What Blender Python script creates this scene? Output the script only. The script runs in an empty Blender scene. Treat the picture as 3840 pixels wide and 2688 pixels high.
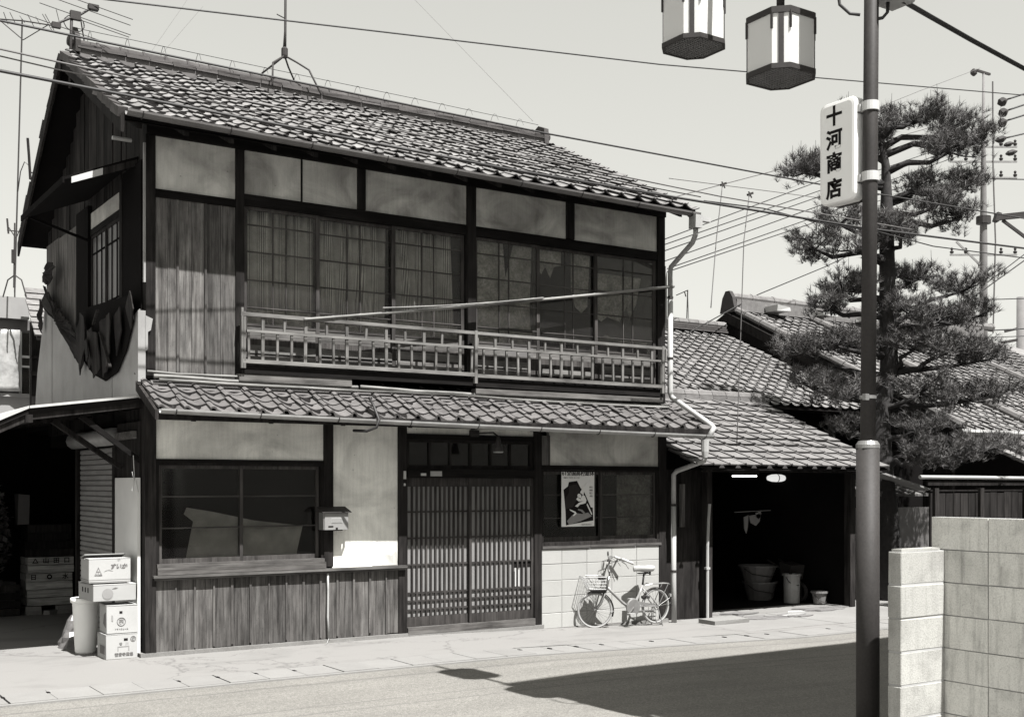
import bpy, math, random
from mathutils import Vector, Matrix, Euler
R = random.Random(7)
PI = math.pi
S = bpy.context.scene
COL = S.collection

# ------------------------------------------------------------------ camera, light, exposure
cam_d = bpy.data.cameras.new('camera')
cam = bpy.data.objects.new('camera', cam_d)
COL.objects.link(cam)
cam.location = (0.0, -12.4, 1.8)
cam.rotation_euler = (math.radians(90), 0, math.radians(-33.255))
cam_d.sensor_width = 36.0
cam_d.lens = 41.55
cam_d.shift_y = 0.1226
cam_d.clip_end = 2000.0
S.camera = cam

LIGHT = Vector((-0.06, 1.0, -1.78)).normalized()
sun_d = bpy.data.lights.new('sun', 'SUN')
sun_d.energy = 4.8
sun_d.angle = math.radians(0.53)
sun_d.color = (1.0, 0.99, 0.972)
sun = bpy.data.objects.new('sun', sun_d)
sun.rotation_euler = LIGHT.to_track_quat('-Z', 'Y').to_euler()
sun.location = (2, -20, 30)
COL.objects.link(sun)

W = bpy.data.worlds.new('World')
S.world = W
W.use_nodes = True
wn = W.node_tree
wn.nodes.clear()
sky = wn.nodes.new('ShaderNodeTexSky')
sky.sky_type = 'NISHITA'
sky.sun_disc = False
sky.sun_elevation = math.asin(-LIGHT.z)
sky.sun_rotation = math.atan2(-LIGHT.x, -LIGHT.y)
sky.air_density = 1.0
sky.dust_density = 2.5
sky.ozone_density = 1.0
bw = wn.nodes.new('ShaderNodeRGBToBW')            # black-and-white film
mulc = wn.nodes.new('ShaderNodeMix'); mulc.data_type = 'RGBA'; mulc.blend_type = 'MULTIPLY'
mulc.inputs[0].default_value = 1.0
mulc.inputs[7].default_value = (1.0, 0.995, 0.93, 1)
bg = wn.nodes.new('ShaderNodeBackground')
bg.inputs['Strength'].default_value = 0.095
wo = wn.nodes.new('ShaderNodeOutputWorld')
wn.links.new(sky.outputs[0], bw.inputs[0])
pw = wn.nodes.new('ShaderNodeMath'); pw.operation = 'POWER'; pw.inputs[1].default_value = .45   # blue-sensitive film flattens the sky
gain = wn.nodes.new('ShaderNodeMath'); gain.operation = 'MULTIPLY'; gain.inputs[1].default_value = 1.78
wn.links.new(bw.outputs[0], pw.inputs[0])
wn.links.new(pw.outputs[0], gain.inputs[0])
wn.links.new(gain.outputs[0], mulc.inputs[6])
wn.links.new(mulc.outputs[2], bg.inputs[0])
wn.links.new(bg.outputs[0], wo.inputs[0])

S.view_settings.view_transform = 'Standard'
S.view_settings.look = 'None'
S.view_settings.exposure = 1.55
S.view_settings.gamma = 1.0
S.view_settings.use_curve_mapping = False
S.cycles.max_bounces = 6
S.cycles.transparent_max_bounces = 12

# ------------------------------------------------------------------ materials
K = .58                       # dense black-and-white print: everything a little darker than fresh paint
def g(v, a=1.0):
    k = (1 - min(1.0, v / .3)) ** 2                 # the print warms only in its darks
    return (v * (1.003 + .085 * k), v * (.999 - .012 * k), v * (.978 - .012 * k), a)

def newmat(name):
    m = bpy.data.materials.new(name)
    m.use_nodes = True
    nt = m.node_tree
    b = nt.nodes['Principled BSDF']
    return m, nt, b

def coords(nt, scale=(1, 1, 1), rnd=True, kind='Object'):
    tc = nt.nodes.new('ShaderNodeTexCoord')
    mp = nt.nodes.new('ShaderNodeMapping')
    mp.inputs['Scale'].default_value = scale
    nt.links.new(tc.outputs[kind], mp.inputs['Vector'])
    if rnd:
        oi = nt.nodes.new('ShaderNodeObjectInfo')
        mu = nt.nodes.new('ShaderNodeMath'); mu.operation = 'MULTIPLY'; mu.inputs[1].default_value = 57.0
        nt.links.new(oi.outputs['Random'], mu.inputs[0])
        cb = nt.nodes.new('ShaderNodeCombineXYZ')
        for i in range(3):
            nt.links.new(mu.outputs[0], cb.inputs[i])
        nt.links.new(cb.outputs[0], mp.inputs['Location'])
    return mp.outputs[0]

def noise(nt, vec, scale=1.0, detail=6.0, rough=.6, dist=0.0):
    n = nt.nodes.new('ShaderNodeTexNoise')
    n.inputs['Scale'].default_value = scale
    n.inputs['Detail'].default_value = detail
    n.inputs['Roughness'].default_value = rough
    n.inputs['Distortion'].default_value = dist
    nt.links.new(vec, n.inputs['Vector'])
    return n.outputs['Fac']

def ramp(nt, fac, stops):
    r = nt.nodes.new('ShaderNodeValToRGB')
    e = r.color_ramp.elements
    while len(e) < len(stops):
        e.new(.5)
    for i, (p, c) in enumerate(stops):
        e[i].position = p
        e[i].color = c if isinstance(c, tuple) else g(c)
    nt.links.new(fac, r.inputs[0])
    return r.outputs[0]

def mixc(nt, fac, a, b, mode='MIX'):
    m = nt.nodes.new('ShaderNodeMix'); m.data_type = 'RGBA'; m.blend_type = mode
    for sock, v in ((m.inputs[0], fac), (m.inputs[6], a), (m.inputs[7], b)):
        if isinstance(v, (int, float)):
            sock.default_value = v
        elif isinstance(v, tuple):
            sock.default_value = v
        else:
            nt.links.new(v, sock)
    return m.outputs[2]

def objrand(nt, lo, hi):
    oi = nt.nodes.new('ShaderNodeObjectInfo')
    mr = nt.nodes.new('ShaderNodeMapRange')
    mr.inputs['To Min'].default_value = lo
    mr.inputs['To Max'].default_value = hi
    nt.links.new(oi.outputs['Random'], mr.inputs['Value'])
    cb = nt.nodes.new('ShaderNodeCombineXYZ')
    for i in range(3):
        nt.links.new(mr.outputs[0], cb.inputs[i])
    return cb.outputs[0]

def bump(nt, b, h, strength=.3, dist=.01):
    bp = nt.nodes.new('ShaderNodeBump')
    bp.inputs['Strength'].default_value = strength
    bp.inputs['Distance'].default_value = dist
    nt.links.new(h, bp.inputs['Height'])
    nt.links.new(bp.outputs[0], b.inputs['Normal'])

def m_wood(name, dark, light, axis='Z', rnd=.3, rough=.85, fine=55., bmp=.5, worn=None):
    dark *= K * .9; light *= K * .9
    m, nt, b = newmat(name)
    sc = {'Z': (fine, fine, 1.3), 'X': (1.3, fine, fine), 'Y': (fine, 1.3, fine)}[axis]
    v = coords(nt, sc)
    n = noise(nt, v, 1.0, 7, .7, .6)
    c = ramp(nt, n, [(.28, dark), (.5, dark * .45 + light * .55), (.72, light)])
    v2 = coords(nt, {'Z': (9, 9, 2.2), 'X': (2.2, 9, 9), 'Y': (9, 2.2, 9)}[axis])
    n2 = noise(nt, v2, 1.0, 4, .6)
    c = mixc(nt, 1.0, c, ramp(nt, n2, [(.3, .42), (.62, 1.0)]), 'MULTIPLY')
    if worn:                                   # small dark knots and nail holes
        v3 = coords(nt, {'Z': (14, 14, 5), 'X': (5, 14, 14), 'Y': (14, 5, 14)}[axis])
        vo = nt.nodes.new('ShaderNodeTexVoronoi'); nt.links.new(v3, vo.inputs['Vector'])
        c = mixc(nt, ramp(nt, vo.outputs['Distance'], [(.07, 1.0), (.13, 0.0)]), c, g(dark * .35))
    if rnd:
        c = mixc(nt, 1.0, c, objrand(nt, 1 - rnd, 1 + rnd * .6), 'MULTIPLY')
    nt.links.new(c, b.inputs['Base Color'])
    b.inputs['Roughness'].default_value = rough
    b.inputs['Specular IOR Level'].default_value = .08
    bump(nt, b, n, bmp, .006)
    return m

def m_plain(name, v, rough=.6, amt=.12, scale=6., rnd=0.0, bmp=.0, metal=0.0, spec=.5, fine=0.0, finescale=180.):
    v *= K
    m, nt, b = newmat(name)
    vec = coords(nt)
    n = noise(nt, vec, scale, 6, .62)
    c = ramp(nt, n, [(.28, v * (1 - amt)), (.72, v * (1 + amt * .7))])
    if fine:
        n2 = noise(nt, vec, finescale, 2, .6)
        c = mixc(nt, 1.0, c, ramp(nt, n2, [(.3, 1 - fine), (.7, 1.0)]), 'MULTIPLY')
        if bmp:
            bump(nt, b, n2, bmp, .004)
    elif bmp:
        bump(nt, b, n, bmp, .006)
    if rnd:
        c = mixc(nt, 1.0, c, objrand(nt, 1 - rnd, 1 + rnd * .6), 'MULTIPLY')
    nt.links.new(c, b.inputs['Base Color'])
    b.inputs['Roughness'].default_value = rough
    b.inputs['Metallic'].default_value = metal
    b.inputs['Specular IOR Level'].default_value = spec
    return m

def m_plaster(name, base, stain, amount=.5, scale=1.2):
    base *= K; stain *= K
    m, nt, b = newmat(name)
    v = coords(nt, (1, 1, 1.4), rnd=False)
    n = noise(nt, v, scale, 5, .55, .7)
    c = ramp(nt, n, [(.5 - amount * .35, stain), (.5 + .12, base)])
    n2 = noise(nt, coords(nt, (30, 30, 2.5), rnd=False), 1.0, 5, .6)
    c = mixc(nt, 1.0, c, ramp(nt, n2, [(.25, .84), (.6, 1.0)]), 'MULTIPLY')
    n3 = noise(nt, v, 70, 3, .7)
    c = mixc(nt, 1.0, c, ramp(nt, n3, [(.2, .8), (.5, 1.0)]), 'MULTIPLY')
    vo = nt.nodes.new('ShaderNodeTexVoronoi'); vo.inputs['Scale'].default_value = 5.0
    nt.links.new(v, vo.inputs['Vector'])
    c = mixc(nt, ramp(nt, vo.outputs['Distance'], [(.02, .8), (.05, 0.0)]), c, g(stain * .5))
    nt.links.new(c, b.inputs['Base Color'])
    b.inputs['Roughness'].default_value = .92
    b.inputs['Specular IOR Level'].default_value = .2
    bump(nt, b, n3, .15, .004)
    return m

def m_tile(name, v, rnd=.35, rough=.75, spec=.12):
    v *= K
    m, nt, b = newmat(name)
    vec = coords(nt)
    n = noise(nt, vec, 9, 5, .65)
    c = ramp(nt, n, [(.3, v * .72), (.55, v), (.75, v * 1.2)])
    n2 = noise(nt, vec, 60, 3, .7)
    c = mixc(nt, ramp(nt, n2, [(.6, 0.0), (.72, .35)]), c, g(v * 1.4))
    n4 = noise(nt, vec, 24, 3, .7)
    c = mixc(nt, ramp(nt, n4, [(.62, 0.0), (.75, .6)]), c, g(v * .35))
    c = mixc(nt, 1.0, c, objrand(nt, 1 - rnd, 1 + rnd * .7), 'MULTIPLY')
    nt.links.new(c, b.inputs['Base Color'])
    b.inputs['Roughness'].default_value = rough
    b.inputs['Specular IOR Level'].default_value = spec
    bump(nt, b, n2, .2, .003)
    return m

def m_glass(name, dust=.05, trans=.55, gloss=.12):
    m, nt, b = newmat(name)
    nt.nodes.remove(b)
    out = nt.nodes['Material Output']
    d = nt.nodes.new('ShaderNodeBsdfDiffuse'); d.inputs['Color'].default_value = g(dust)
    t = nt.nodes.new('ShaderNodeBsdfTransparent'); t.inputs['Color'].default_value = g(trans)
    gl = nt.nodes.new('ShaderNodeBsdfGlossy'); gl.inputs['Roughness'].default_value = .06
    gl.inputs['Color'].default_value = g(.9)
    m1 = nt.nodes.new('ShaderNodeMixShader')
    n = noise(nt, coords(nt), 5, 5, .6)
    nt.links.new(ramp(nt, n, [(.3, .80), (.7, .96)]), m1.inputs[0])
    nt.links.new(d.outputs[0], m1.inputs[1]); nt.links.new(t.outputs[0], m1.inputs[2])
    m2 = nt.nodes.new('ShaderNodeMixShader')
    lw = nt.nodes.new('ShaderNodeFresnel'); lw.inputs[0].default_value = 1.45
    nt.links.new(lw.outputs[0], m2.inputs[0])
    nt.links.new(m1.outputs[0], m2.inputs[1]); nt.links.new(gl.outputs[0], m2.inputs[2])
    nt.links.new(m2.outputs[0], out.inputs[0])
    return m

def m_emit(name, v, s):
    m, nt, b = newmat(name)
    b.inputs['Base Color'].default_value = g(v)
    b.inputs['Emission Color'].default_value = g(.95)
    b.inputs['Emission Strength'].default_value = s
    return m

M = {}
M['plank'] = m_wood('weathered plank', .025, .34, 'Z', .35, fine=32., worn=True)
M['plank_dado'] = m_wood('greyed dado plank', .03, .30, 'Z', .28, fine=34., worn=True)
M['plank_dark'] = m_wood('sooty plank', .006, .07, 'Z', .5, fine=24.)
M['post'] = m_wood('post wood', .010, .05, 'Z', .15)
M['beam'] = m_wood('beam wood', .006, .028, 'X', .15)
M['beam_y'] = m_wood('beam wood across', .006, .03, 'Y', .15)
M['board_x'] = m_wood('weathered board', .12, .32, 'X', .2)
M['rail_x'] = m_wood('bleached rail', .20, .40, 'X', .1)
M['rail_z'] = m_wood('bleached baluster', .19, .38, 'Z', .2)
M['sash_z'] = m_wood('sash stile wood', .04, .17, 'Z', .15)
M['sash_x'] = m_wood('sash rail wood', .04, .17, 'X', .15)
M['lattice'] = m_wood('lattice wood', .03, .12, 'Z', .15)
M['lattice_x'] = m_wood('lattice rail wood', .03, .13, 'X', .15)
M['sill'] = m_wood('sill wood', .07, .26, 'X', .1, fine=35)
M['bamboo'] = m_wood('dried bamboo', .30, .48, 'X', .1, rough=.5, fine=30)
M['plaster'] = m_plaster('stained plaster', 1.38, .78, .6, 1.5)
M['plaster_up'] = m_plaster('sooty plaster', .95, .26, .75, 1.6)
M['tile'] = m_tile('grey roof tile', .27, .22)
M['tile_edge'] = m_plain('dark tile edge', .05, .95, .3, 12)  # dark colour for tile fronts, sides and undersides
M['tile_low'] = m_tile('lower roof tile', .165, .18)
M['tile_far'] = m_tile('neighbour roof tile', .24, .22)
M['tile_flat'] = m_tile('flat roof tile', .225, .12)
M['ridge'] = m_tile('ridge tile', .10, .2)
M['mortar'] = m_plain('roof mortar', .13, .95, .3, 8, bmp=.4)
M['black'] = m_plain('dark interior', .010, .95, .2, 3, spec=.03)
M['dark'] = m_plain('dark board', .018, .9, .3, 4, bmp=.3, spec=.05)
M['glass'] = m_glass('dusty glass', .06, .93)
M['glass_dark'] = m_glass('dark glass', .03, .80)
M['paper'] = m_plain('old shoji paper', .95, .95, .45, 7, fine=.5, finescale=30)
M['frost'] = m_plain('frosted door glass', .30, .35, .08, 4, spec=.5)
M['gutter'] = m_plain('grey gutter', .46, .45, .25, 5, bmp=.1)
M['gutter_dark'] = m_plain('old dark gutter', .17, .5, .3, 3, bmp=.15)
M['pipe'] = m_plain('pale pipe', .52, .45, .15, 3)
M['tin'] = m_plain('bleached tin', .34, .6, .25, 2.5, bmp=.1)
M['tin_bright'] = m_plain('bare tin edge', .6, .4, .2, 3)
M['torn'] = m_plain('torn tar paper', .03, .9, .6, 4, bmp=.5, spec=.1)
M['concrete'] = m_plain('pale concrete', .30, .9, .14, 1.6, bmp=.15, fine=.18, finescale=90)
M['slabc'] = m_plain('gutter cover concrete', .30, .9, .1, 3, rnd=.06, bmp=.2, fine=.2, finescale=110)
M['plinth'] = m_plain('plinth concrete', .27, .92, .25, 4, bmp=.3, fine=.2, finescale=70)
def m_cblock(name, v, pit=.5, streak=.7):
    v *= K
    m, nt, b = newmat(name)
    vec = coords(nt)
    n = noise(nt, vec, 3.2, 6, .66, .5)
    c = ramp(nt, n, [(.28, v * .66), (.5, v), (.75, v * 1.08)])
    n2 = noise(nt, coords(nt, (26, 26, 2.2)), 1.0, 4, .6)
    c = mixc(nt, 1.0, c, ramp(nt, n2, [(.28, streak), (.5, 1.0)]), 'MULTIPLY')
    n3 = noise(nt, vec, 110, 3, .75)
    c = mixc(nt, 1.0, c, ramp(nt, n3, [(.3, .72), (.55, 1.0)]), 'MULTIPLY')
    vo = nt.nodes.new('ShaderNodeTexVoronoi'); vo.inputs['Scale'].default_value = 19.0
    nt.links.new(vec, vo.inputs['Vector'])
    nz = noise(nt, vec, 7, 3, .6)
    ml = nt.nodes.new('ShaderNodeMath'); ml.operation = 'DIVIDE'
    nt.links.new(vo.outputs['Distance'], ml.inputs[0]); nt.links.new(nz, ml.inputs[1])
    c = mixc(nt, ramp(nt, ml.outputs[0], [(.10, pit), (.17, 0.0)]), c, g(v * .3))
    c = mixc(nt, 1.0, c, objrand(nt, .90, 1.06), 'MULTIPLY')
    nt.links.new(c, b.inputs['Base Color'])
    b.inputs['Roughness'].default_value = .95
    b.inputs['Specular IOR Level'].default_value = .15
    bump(nt, b, n3, .5, .006)
    return m
M['block'] = m_plain('painted block', .50, .8, .06, 3, rnd=.05, bmp=.25, fine=.1, finescale=120)
M['cblock'] = m_cblock('concrete block', .95)
M['wblock'] = m_cblock('pale pier block', .56, .35, .85)
M['blockmortar'] = m_plain('block mortar', .5, .95, .2, 6, bmp=.2)
M['card'] = m_plain('cardboard', .50, .8, .07, 4, rnd=.1)
M['card_in'] = m_plain('carton print', .16, .8, .1, 5)
M['ink'] = m_plain('dark ink', .02, .9, .2, 8, spec=.05)
M['ink_grey'] = m_plain('grey ink', .17, .8, .1, 8)
M['ink_mid'] = m_plain('pale ink', .33, .8, .1, 8)
M['plastic_white'] = m_plain('white plastic', 1.2, .45, .06, 3)
M['white'] = m_plain('white paint', .62, .5, .06, 5)
M['offwhite'] = m_plain('off-white paint', .45, .55, .1, 5)
M['steel_dark'] = m_plain('dark painted steel', .055, .62, .2, 3, spec=.2, fine=.25, finescale=60)
M['steel'] = m_plain('galvanised steel', .35, .4, .2, 8, metal=.5)
M['chrome'] = m_plain('chrome', .40, .3, .1, 10, metal=.8)
M['wire'] = m_plain('black cable', .02, .6, .2, 5)
M['wire_grey'] = m_plain('grey cable', .12, .6, .2, 5)
M['rubber'] = m_plain('black rubber', .025, .7, .2, 10)
M['tyre'] = m_plain('whitewall rubber', .42, .65, .1, 8)
M['cream'] = m_plain('cream paint', .33, .3, .05, 5)
M['acryl'] = m_plain('milky acrylic', 1.12, .3, .04, 3)
def m_acryl():
    m, nt, b = newmat('lantern acrylic')
    nt.nodes.remove(b)
    d = nt.nodes.new('ShaderNodeBsdfDiffuse'); d.inputs['Color'].default_value = g(.72)
    t = nt.nodes.new('ShaderNodeBsdfTranslucent'); t.inputs['Color'].default_value = g(.75)
    gl = nt.nodes.new('ShaderNodeBsdfGlossy'); gl.inputs['Roughness'].default_value = .15
    a = nt.nodes.new('ShaderNodeMixShader'); a.inputs[0].default_value = .4
    c = nt.nodes.new('ShaderNodeMixShader'); c.inputs[0].default_value = .06
    nt.links.new(d.outputs[0], a.inputs[1]); nt.links.new(t.outputs[0], a.inputs[2])
    nt.links.new(a.outputs[0], c.inputs[1]); nt.links.new(gl.outputs[0], c.inputs[2])
    nt.links.new(c.outputs[0], nt.nodes['Material Output'].inputs[0])
    return m
M['acryl_lamp'] = m_acryl()
M['poster_shade'] = m_plain('poster shade print', .045, .9, .2, 5, spec=.05)
M['window_light'] = m_plain('painted window light', .95, .9, .05, 3)  # pale colour standing in for the light patch in the window
M['dim_pane'] = m_plain('dim frosted pane', .09, .4, .4, 3)
M['tub'] = m_plain('dull tub plastic', .22, .6, .3, 3)
M['crate'] = m_wood('crate slat wood', .35, 1.0, 'X', .2)
M['poster'] = m_plain('poster paper', 1.1, .8, .05, 4)
M['bark'] = m_plain('pine bark', .035, .95, .5, 14, bmp=.9)
M['needle'] = m_plain('pine needles', .125, .7, .4, 2.0)
M['leaf'] = m_plain('shrub leaf', .07, .6, .4, 9)
M['leafpale'] = m_plain('shrub stem', .12, .8, .3, 9)
M['bag'] = m_plain('dull polythene', .16, .4, .4, 14, bmp=.6)
M['poly'] = m_plain('clear polythene', .45, .35, .3, 9, bmp=.6)
M['wallgrey'] = m_plain('grey render wall', .33, .9, .12, 2)
M['wallpale'] = m_plain('pale render wall', .95, .9, .1, 2)
M['pole_c'] = m_plain('pole concrete', .19, .9, .15, 3)
M['fence'] = m_wood('fence board', .02, .06, 'Z', .3)
M['lit'] = m_emit('lit tube', .9, 1.6)
M['lit_bulb'] = m_emit('lit globe', .6, .26)
M['rag'] = m_plain('dirty floor cloth', .2, .95, .3, 6, bmp=.3)

def m_road():
    m, nt, b = newmat('old asphalt')
    v = coords(nt, rnd=False)
    n1 = noise(nt, v, 75, 4, .8)
    c = ramp(nt, n1, [(.28, .10 * K), (.5, .235 * K), (.70, .39 * K)])
    n5 = noise(nt, v, 34, 4, .75)
    c = mixc(nt, 1.0, c, ramp(nt, n5, [(.3, .72), (.5, 1.0), (.7, 1.2)]), 'MULTIPLY')
    n2 = noise(nt, v, .55, 5, .6)
    c = mixc(nt, 1.0, c, ramp(nt, n2, [(.3, .86), (.7, 1.06)]), 'MULTIPLY')
    n3 = noise(nt, coords(nt, (.35, 3.2, 1), rnd=False), 1.0, 5, .6)
    c = mixc(nt, 1.0, c, ramp(nt, n3, [(.3, .88), (.6, 1.04)]), 'MULTIPLY')
    # two long seams and a few hair cracks
    tc = nt.nodes.new('ShaderNodeTexCoord')
    sep = nt.nodes.new('ShaderNodeSeparateXYZ')
    nt.links.new(tc.outputs['Object'], sep.inputs[0])
    wob = noise(nt, coords(nt, (1.2, .2, 1), rnd=False), 1.0, 4, .6)
    for y0, wd in ((-3.45, .012), (-3.72, .012), (-2.42, .02)):
        a = nt.nodes.new('ShaderNodeMath'); a.operation = 'MULTIPLY_ADD'
        nt.links.new(wob, a.inputs[0]); a.inputs[1].default_value = .10; a.inputs[2].default_value = -y0 - .05
        s = nt.nodes.new('ShaderNodeMath'); s.operation = 'ADD'
        nt.links.new(a.outputs[0], s.inputs[0]); nt.links.new(sep.outputs['Y'], s.inputs[1])
        ab = nt.nodes.new('ShaderNodeMath'); ab.operation = 'ABSOLUTE'; nt.links.new(s.outputs[0], ab.inputs[0])
        f = ramp(nt, ab.outputs[0], [(wd * .4, .55), (wd * 1.6, 0.0)])
        c = mixc(nt, f, c, g(.11 * K))
    nt.links.new(c, b.inputs['Base Color'])
    b.inputs['Roughness'].default_value = .93
    b.inputs['Specular IOR Level'].default_value = .3
    bump(nt, b, n1, .6, .006)
    return m
M['road'] = m_road()

def m_pave():
    m, nt, b = newmat('worn pavement concrete')
    v = coords(nt, rnd=False)
    n1 = noise(nt, v, 90, 3, .7)
    c = ramp(nt, n1, [(.25, .235 * K), (.6, .29 * K)])
    n2 = noise(nt, coords(nt, (.8, 1.6, 1), rnd=False), 1.0, 6, .65, .6)
    c = mixc(nt, 1.0, c, ramp(nt, n2, [(.3, .78), (.5, 1.0)]), 'MULTIPLY')
    vo = nt.nodes.new('ShaderNodeTexVoronoi'); vo.feature = 'DISTANCE_TO_EDGE'; vo.inputs['Scale'].default_value = .42
    nw = noise(nt, v, 2.5, 4, .6)
    vv = nt.nodes.new('ShaderNodeVectorMath'); vv.operation = 'ADD'
    nt.links.new(v, vv.inputs[0]); nt.links.new(nw, vv.inputs[1]); nt.links.new(vv.outputs[0], vo.inputs['Vector'])
    c = mixc(nt, ramp(nt, vo.outputs['Distance'], [(.003, .55), (.009, 0.0)]), c, g(.12 * K))
    # dark oily stain patches by the garage
    nt.links.new(c, b.inputs['Base Color'])
    b.inputs['Roughness'].default_value = .92
    b.inputs['Specular IOR Level'].default_value = .3
    bump(nt, b, n1, .3, .004)
    return m
M['pave'] = m_pave()

def m_stripe(name):
    m, nt, b = newmat(name)
    v = coords(nt, (1, 1, 1), rnd=False)
    wv = nt.nodes.new('ShaderNodeTexWave'); wv.inputs['Scale'].default_value = 20.0
    wv.inputs['Distortion'].default_value = .6
    nt.links.new(v, wv.inputs['Vector'])
    c = ramp(nt, wv.outputs['Fac'], [(.3, .20), (.55, .66)])
    w2 = nt.nodes.new('ShaderNodeTexWave'); w2.inputs['Scale'].default_value = 1.6
    nt.links.new(v, w2.inputs['Vector'])
    c = mixc(nt, ramp(nt, w2.outputs['Fac'], [(.45, 0.0), (.6, 1.0)]), c, g(.46))
    nt.links.new(c, b.inputs['Base Color'])
    b.inputs['Roughness'].default_value = .95
    return m
M['curtain'] = m_stripe('striped curtain cloth')

# ------------------------------------------------------------------ mesh helpers
class MB:
    def __init__(s):
        s.v = []; s.f = []
    def add(s, verts, faces):
        n = len(s.v)
        s.v += [tuple(p) for p in verts]
        s.f += [tuple(i + n for i in q) for q in faces]
        return s
    def box(s, x0, x1, y0, y1, z0, z1, j=0.0):
        x0, x1 = min(x0, x1), max(x0, x1); y0, y1 = min(y0, y1), max(y0, y1); z0, z1 = min(z0, z1), max(z0, z1)
        vs = [(x, y, z) for z in (z0, z1) for y in (y0, y1) for x in (x0, x1)]
        if j:
            vs = [(a + R.uniform(-j, j), b + R.uniform(-j, j), c + R.uniform(-j, j)) for a, b, c in vs]
        return s.add(vs, [(0, 2, 3, 1), (4, 5, 7, 6), (0, 1, 5, 4), (2, 6, 7, 3), (0, 4, 6, 2), (1, 3, 7, 5)])
    def bar(s, a, b, w, h=None, up=(0, 0, 1)):
        a = Vector(a); b = Vector(b); h = h or w
        d = (b - a).normalized(); u = Vector(up)
        if abs(d.dot(u)) > .99: u = Vector((0, 1, 0))
        r = d.cross(u).normalized(); u = r.cross(d).normalized()
        vs = [p + r * (i * w / 2) + u * (k * h / 2) for p in (a, b) for k in (-1, 1) for i in (-1, 1)]
        return s.add(vs, [(0, 2, 3, 1), (4, 5, 7, 6), (0, 1, 5, 4), (2, 6, 7, 3), (0, 4, 6, 2), (1, 3, 7, 5)])
    def tube(s, pts, r, n=6, caps=True):
        pts = [Vector(p) for p in pts]
        rs = r if isinstance(r, (list, tuple)) else [r] * len(pts)
        vs = []; fs = []
        prev = None
        for i, p in enumerate(pts):
            if i == 0: d = pts[1] - p
            elif i == len(pts) - 1: d = p - pts[i - 1]
            else: d = pts[i + 1] - pts[i - 1]
            d.normalize()
            if prev is None:
                u = Vector((0, 0, 1)) if abs(d.z) < .9 else Vector((0, 1, 0))
                a = d.cross(u).normalized()
            else:
                a = (prev - d * prev.dot(d))
                a = a.normalized() if a.length > 1e-6 else d.cross(Vector((0, 0, 1))).normalized()
            prev = a
            b = d.cross(a)
            for k in range(n):
                t = 2 * PI * k / n
                vs.append(p + (a * math.cos(t) + b * math.sin(t)) * rs[i])
        for i in range(len(pts) - 1):
            for k in range(n):
                k2 = (k + 1) % n
                fs.append((i * n + k, i * n + k2, (i + 1) * n + k2, (i + 1) * n + k))
        if caps:
            fs.append(tuple(range(n - 1, -1, -1)))
            fs.append(tuple((len(pts) - 1) * n + k for k in range(n)))
        return s.add(vs, fs)
    def lathe(s, o, prof, n=16, axis='Z', cap=True):
        o = Vector(o); vs = []; fs = []
        for r, h in prof:
            for k in range(n):
                t = 2 * PI * k / n
                c, q = r * math.cos(t), r * math.sin(t)
                p = {'Z': (c, q, h), 'Y': (c, h, -q), 'X': (h, c, q)}[axis]
                vs.append(o + Vector(p))
        for i in range(len(prof) - 1):
            for k in range(n):
                k2 = (k + 1) % n
                fs.append((i * n + k, i * n + k2, (i + 1) * n + k2, (i + 1) * n + k))
        if cap:
            fs.append(tuple(range(n - 1, -1, -1)))
            fs.append(tuple((len(prof) - 1) * n + k for k in range(n)))
        return s.add(vs, fs)
    def prism(s, poly, axis, a, b):
        """poly of 2-D points in the plane across axis; extruded from a to b"""
        def P(q, t):
            return {'X': (t, q[0], q[1]), 'Y': (q[0], t, q[1]), 'Z': (q[0], q[1], t)}[axis]
        n = len(poly)
        vs = [P(q, a) for q in poly] + [P(q, b) for q in poly]
        fs = [tuple(range(n)), tuple(range(2 * n - 1, n - 1, -1))]
        fs += [(i, i + n, (i + 1) % n + n, (i + 1) % n) for i in range(n)]
        return s.add(vs, fs)
    def xf(s, mat):
        s.v = [tuple(mat @ Vector(p)) for p in s.v]
        return s
    def mesh(s, name, mat, smooth=False):
        me = bpy.data.meshes.new(name)
        me.from_pydata(s.v, [], s.f)
        if mat is not None:
            me.materials.append(M[mat] if isinstance(mat, str) else mat)
        if smooth:
            me.polygons.foreach_set('use_smooth', [True] * len(me.polygons))
        me.validate(); me.update()
        import bmesh
        if len(s.f) < 60000:
            bm = bmesh.new(); bm.from_mesh(me)
            bmesh.ops.recalc_face_normals(bm, faces=bm.faces)
            bm.to_mesh(me); bm.free()
        return me

def tag(o, label=None, cat=None, group=None, kind=None):
    if label: o['label'] = label
    if cat: o['category'] = cat
    if group: o['group'] = group
    if kind: o['kind'] = kind
    return o

def thing(name, label, cat, base=(0, 0, 0), rz=0.0, group=None):
    o = bpy.data.objects.new(name, None)
    o.empty_display_size = .2
    COL.objects.link(o)
    o.location = base; o.rotation_euler = (0, 0, rz)
    tag(o, label, cat, group)
    o['_w'] = 1
    return o

def put(name, mesh, parent=None, loc=(0, 0, 0), rot=(0, 0, 0), local=False):
    """link a mesh object; loc is in world space unless local=True (parent things have no rotation then)"""
    o = bpy.data.objects.new(name, mesh)
    COL.objects.link(o)
    o.rotation_euler = rot
    if parent is not None:
        o.parent = parent
        if not local and parent.type == 'EMPTY' and parent.parent is None:
            loc = Vector(loc) - Vector(parent.location)
    o.location = loc
    return o

def part(name, mb, mat, parent=None, smooth=False, local=False, label=None, kind=None, bevel=0.0):
    o = put(name, mb.mesh(name, mat, smooth), parent, local=local)
    if label: o['label'] = label
    if kind: o['kind'] = kind
    if bevel:
        bv = o.modifiers.new('edge', 'BEVEL'); bv.width = bevel; bv.segments = 1; bv.limit_method = 'ANGLE'
    return o

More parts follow.
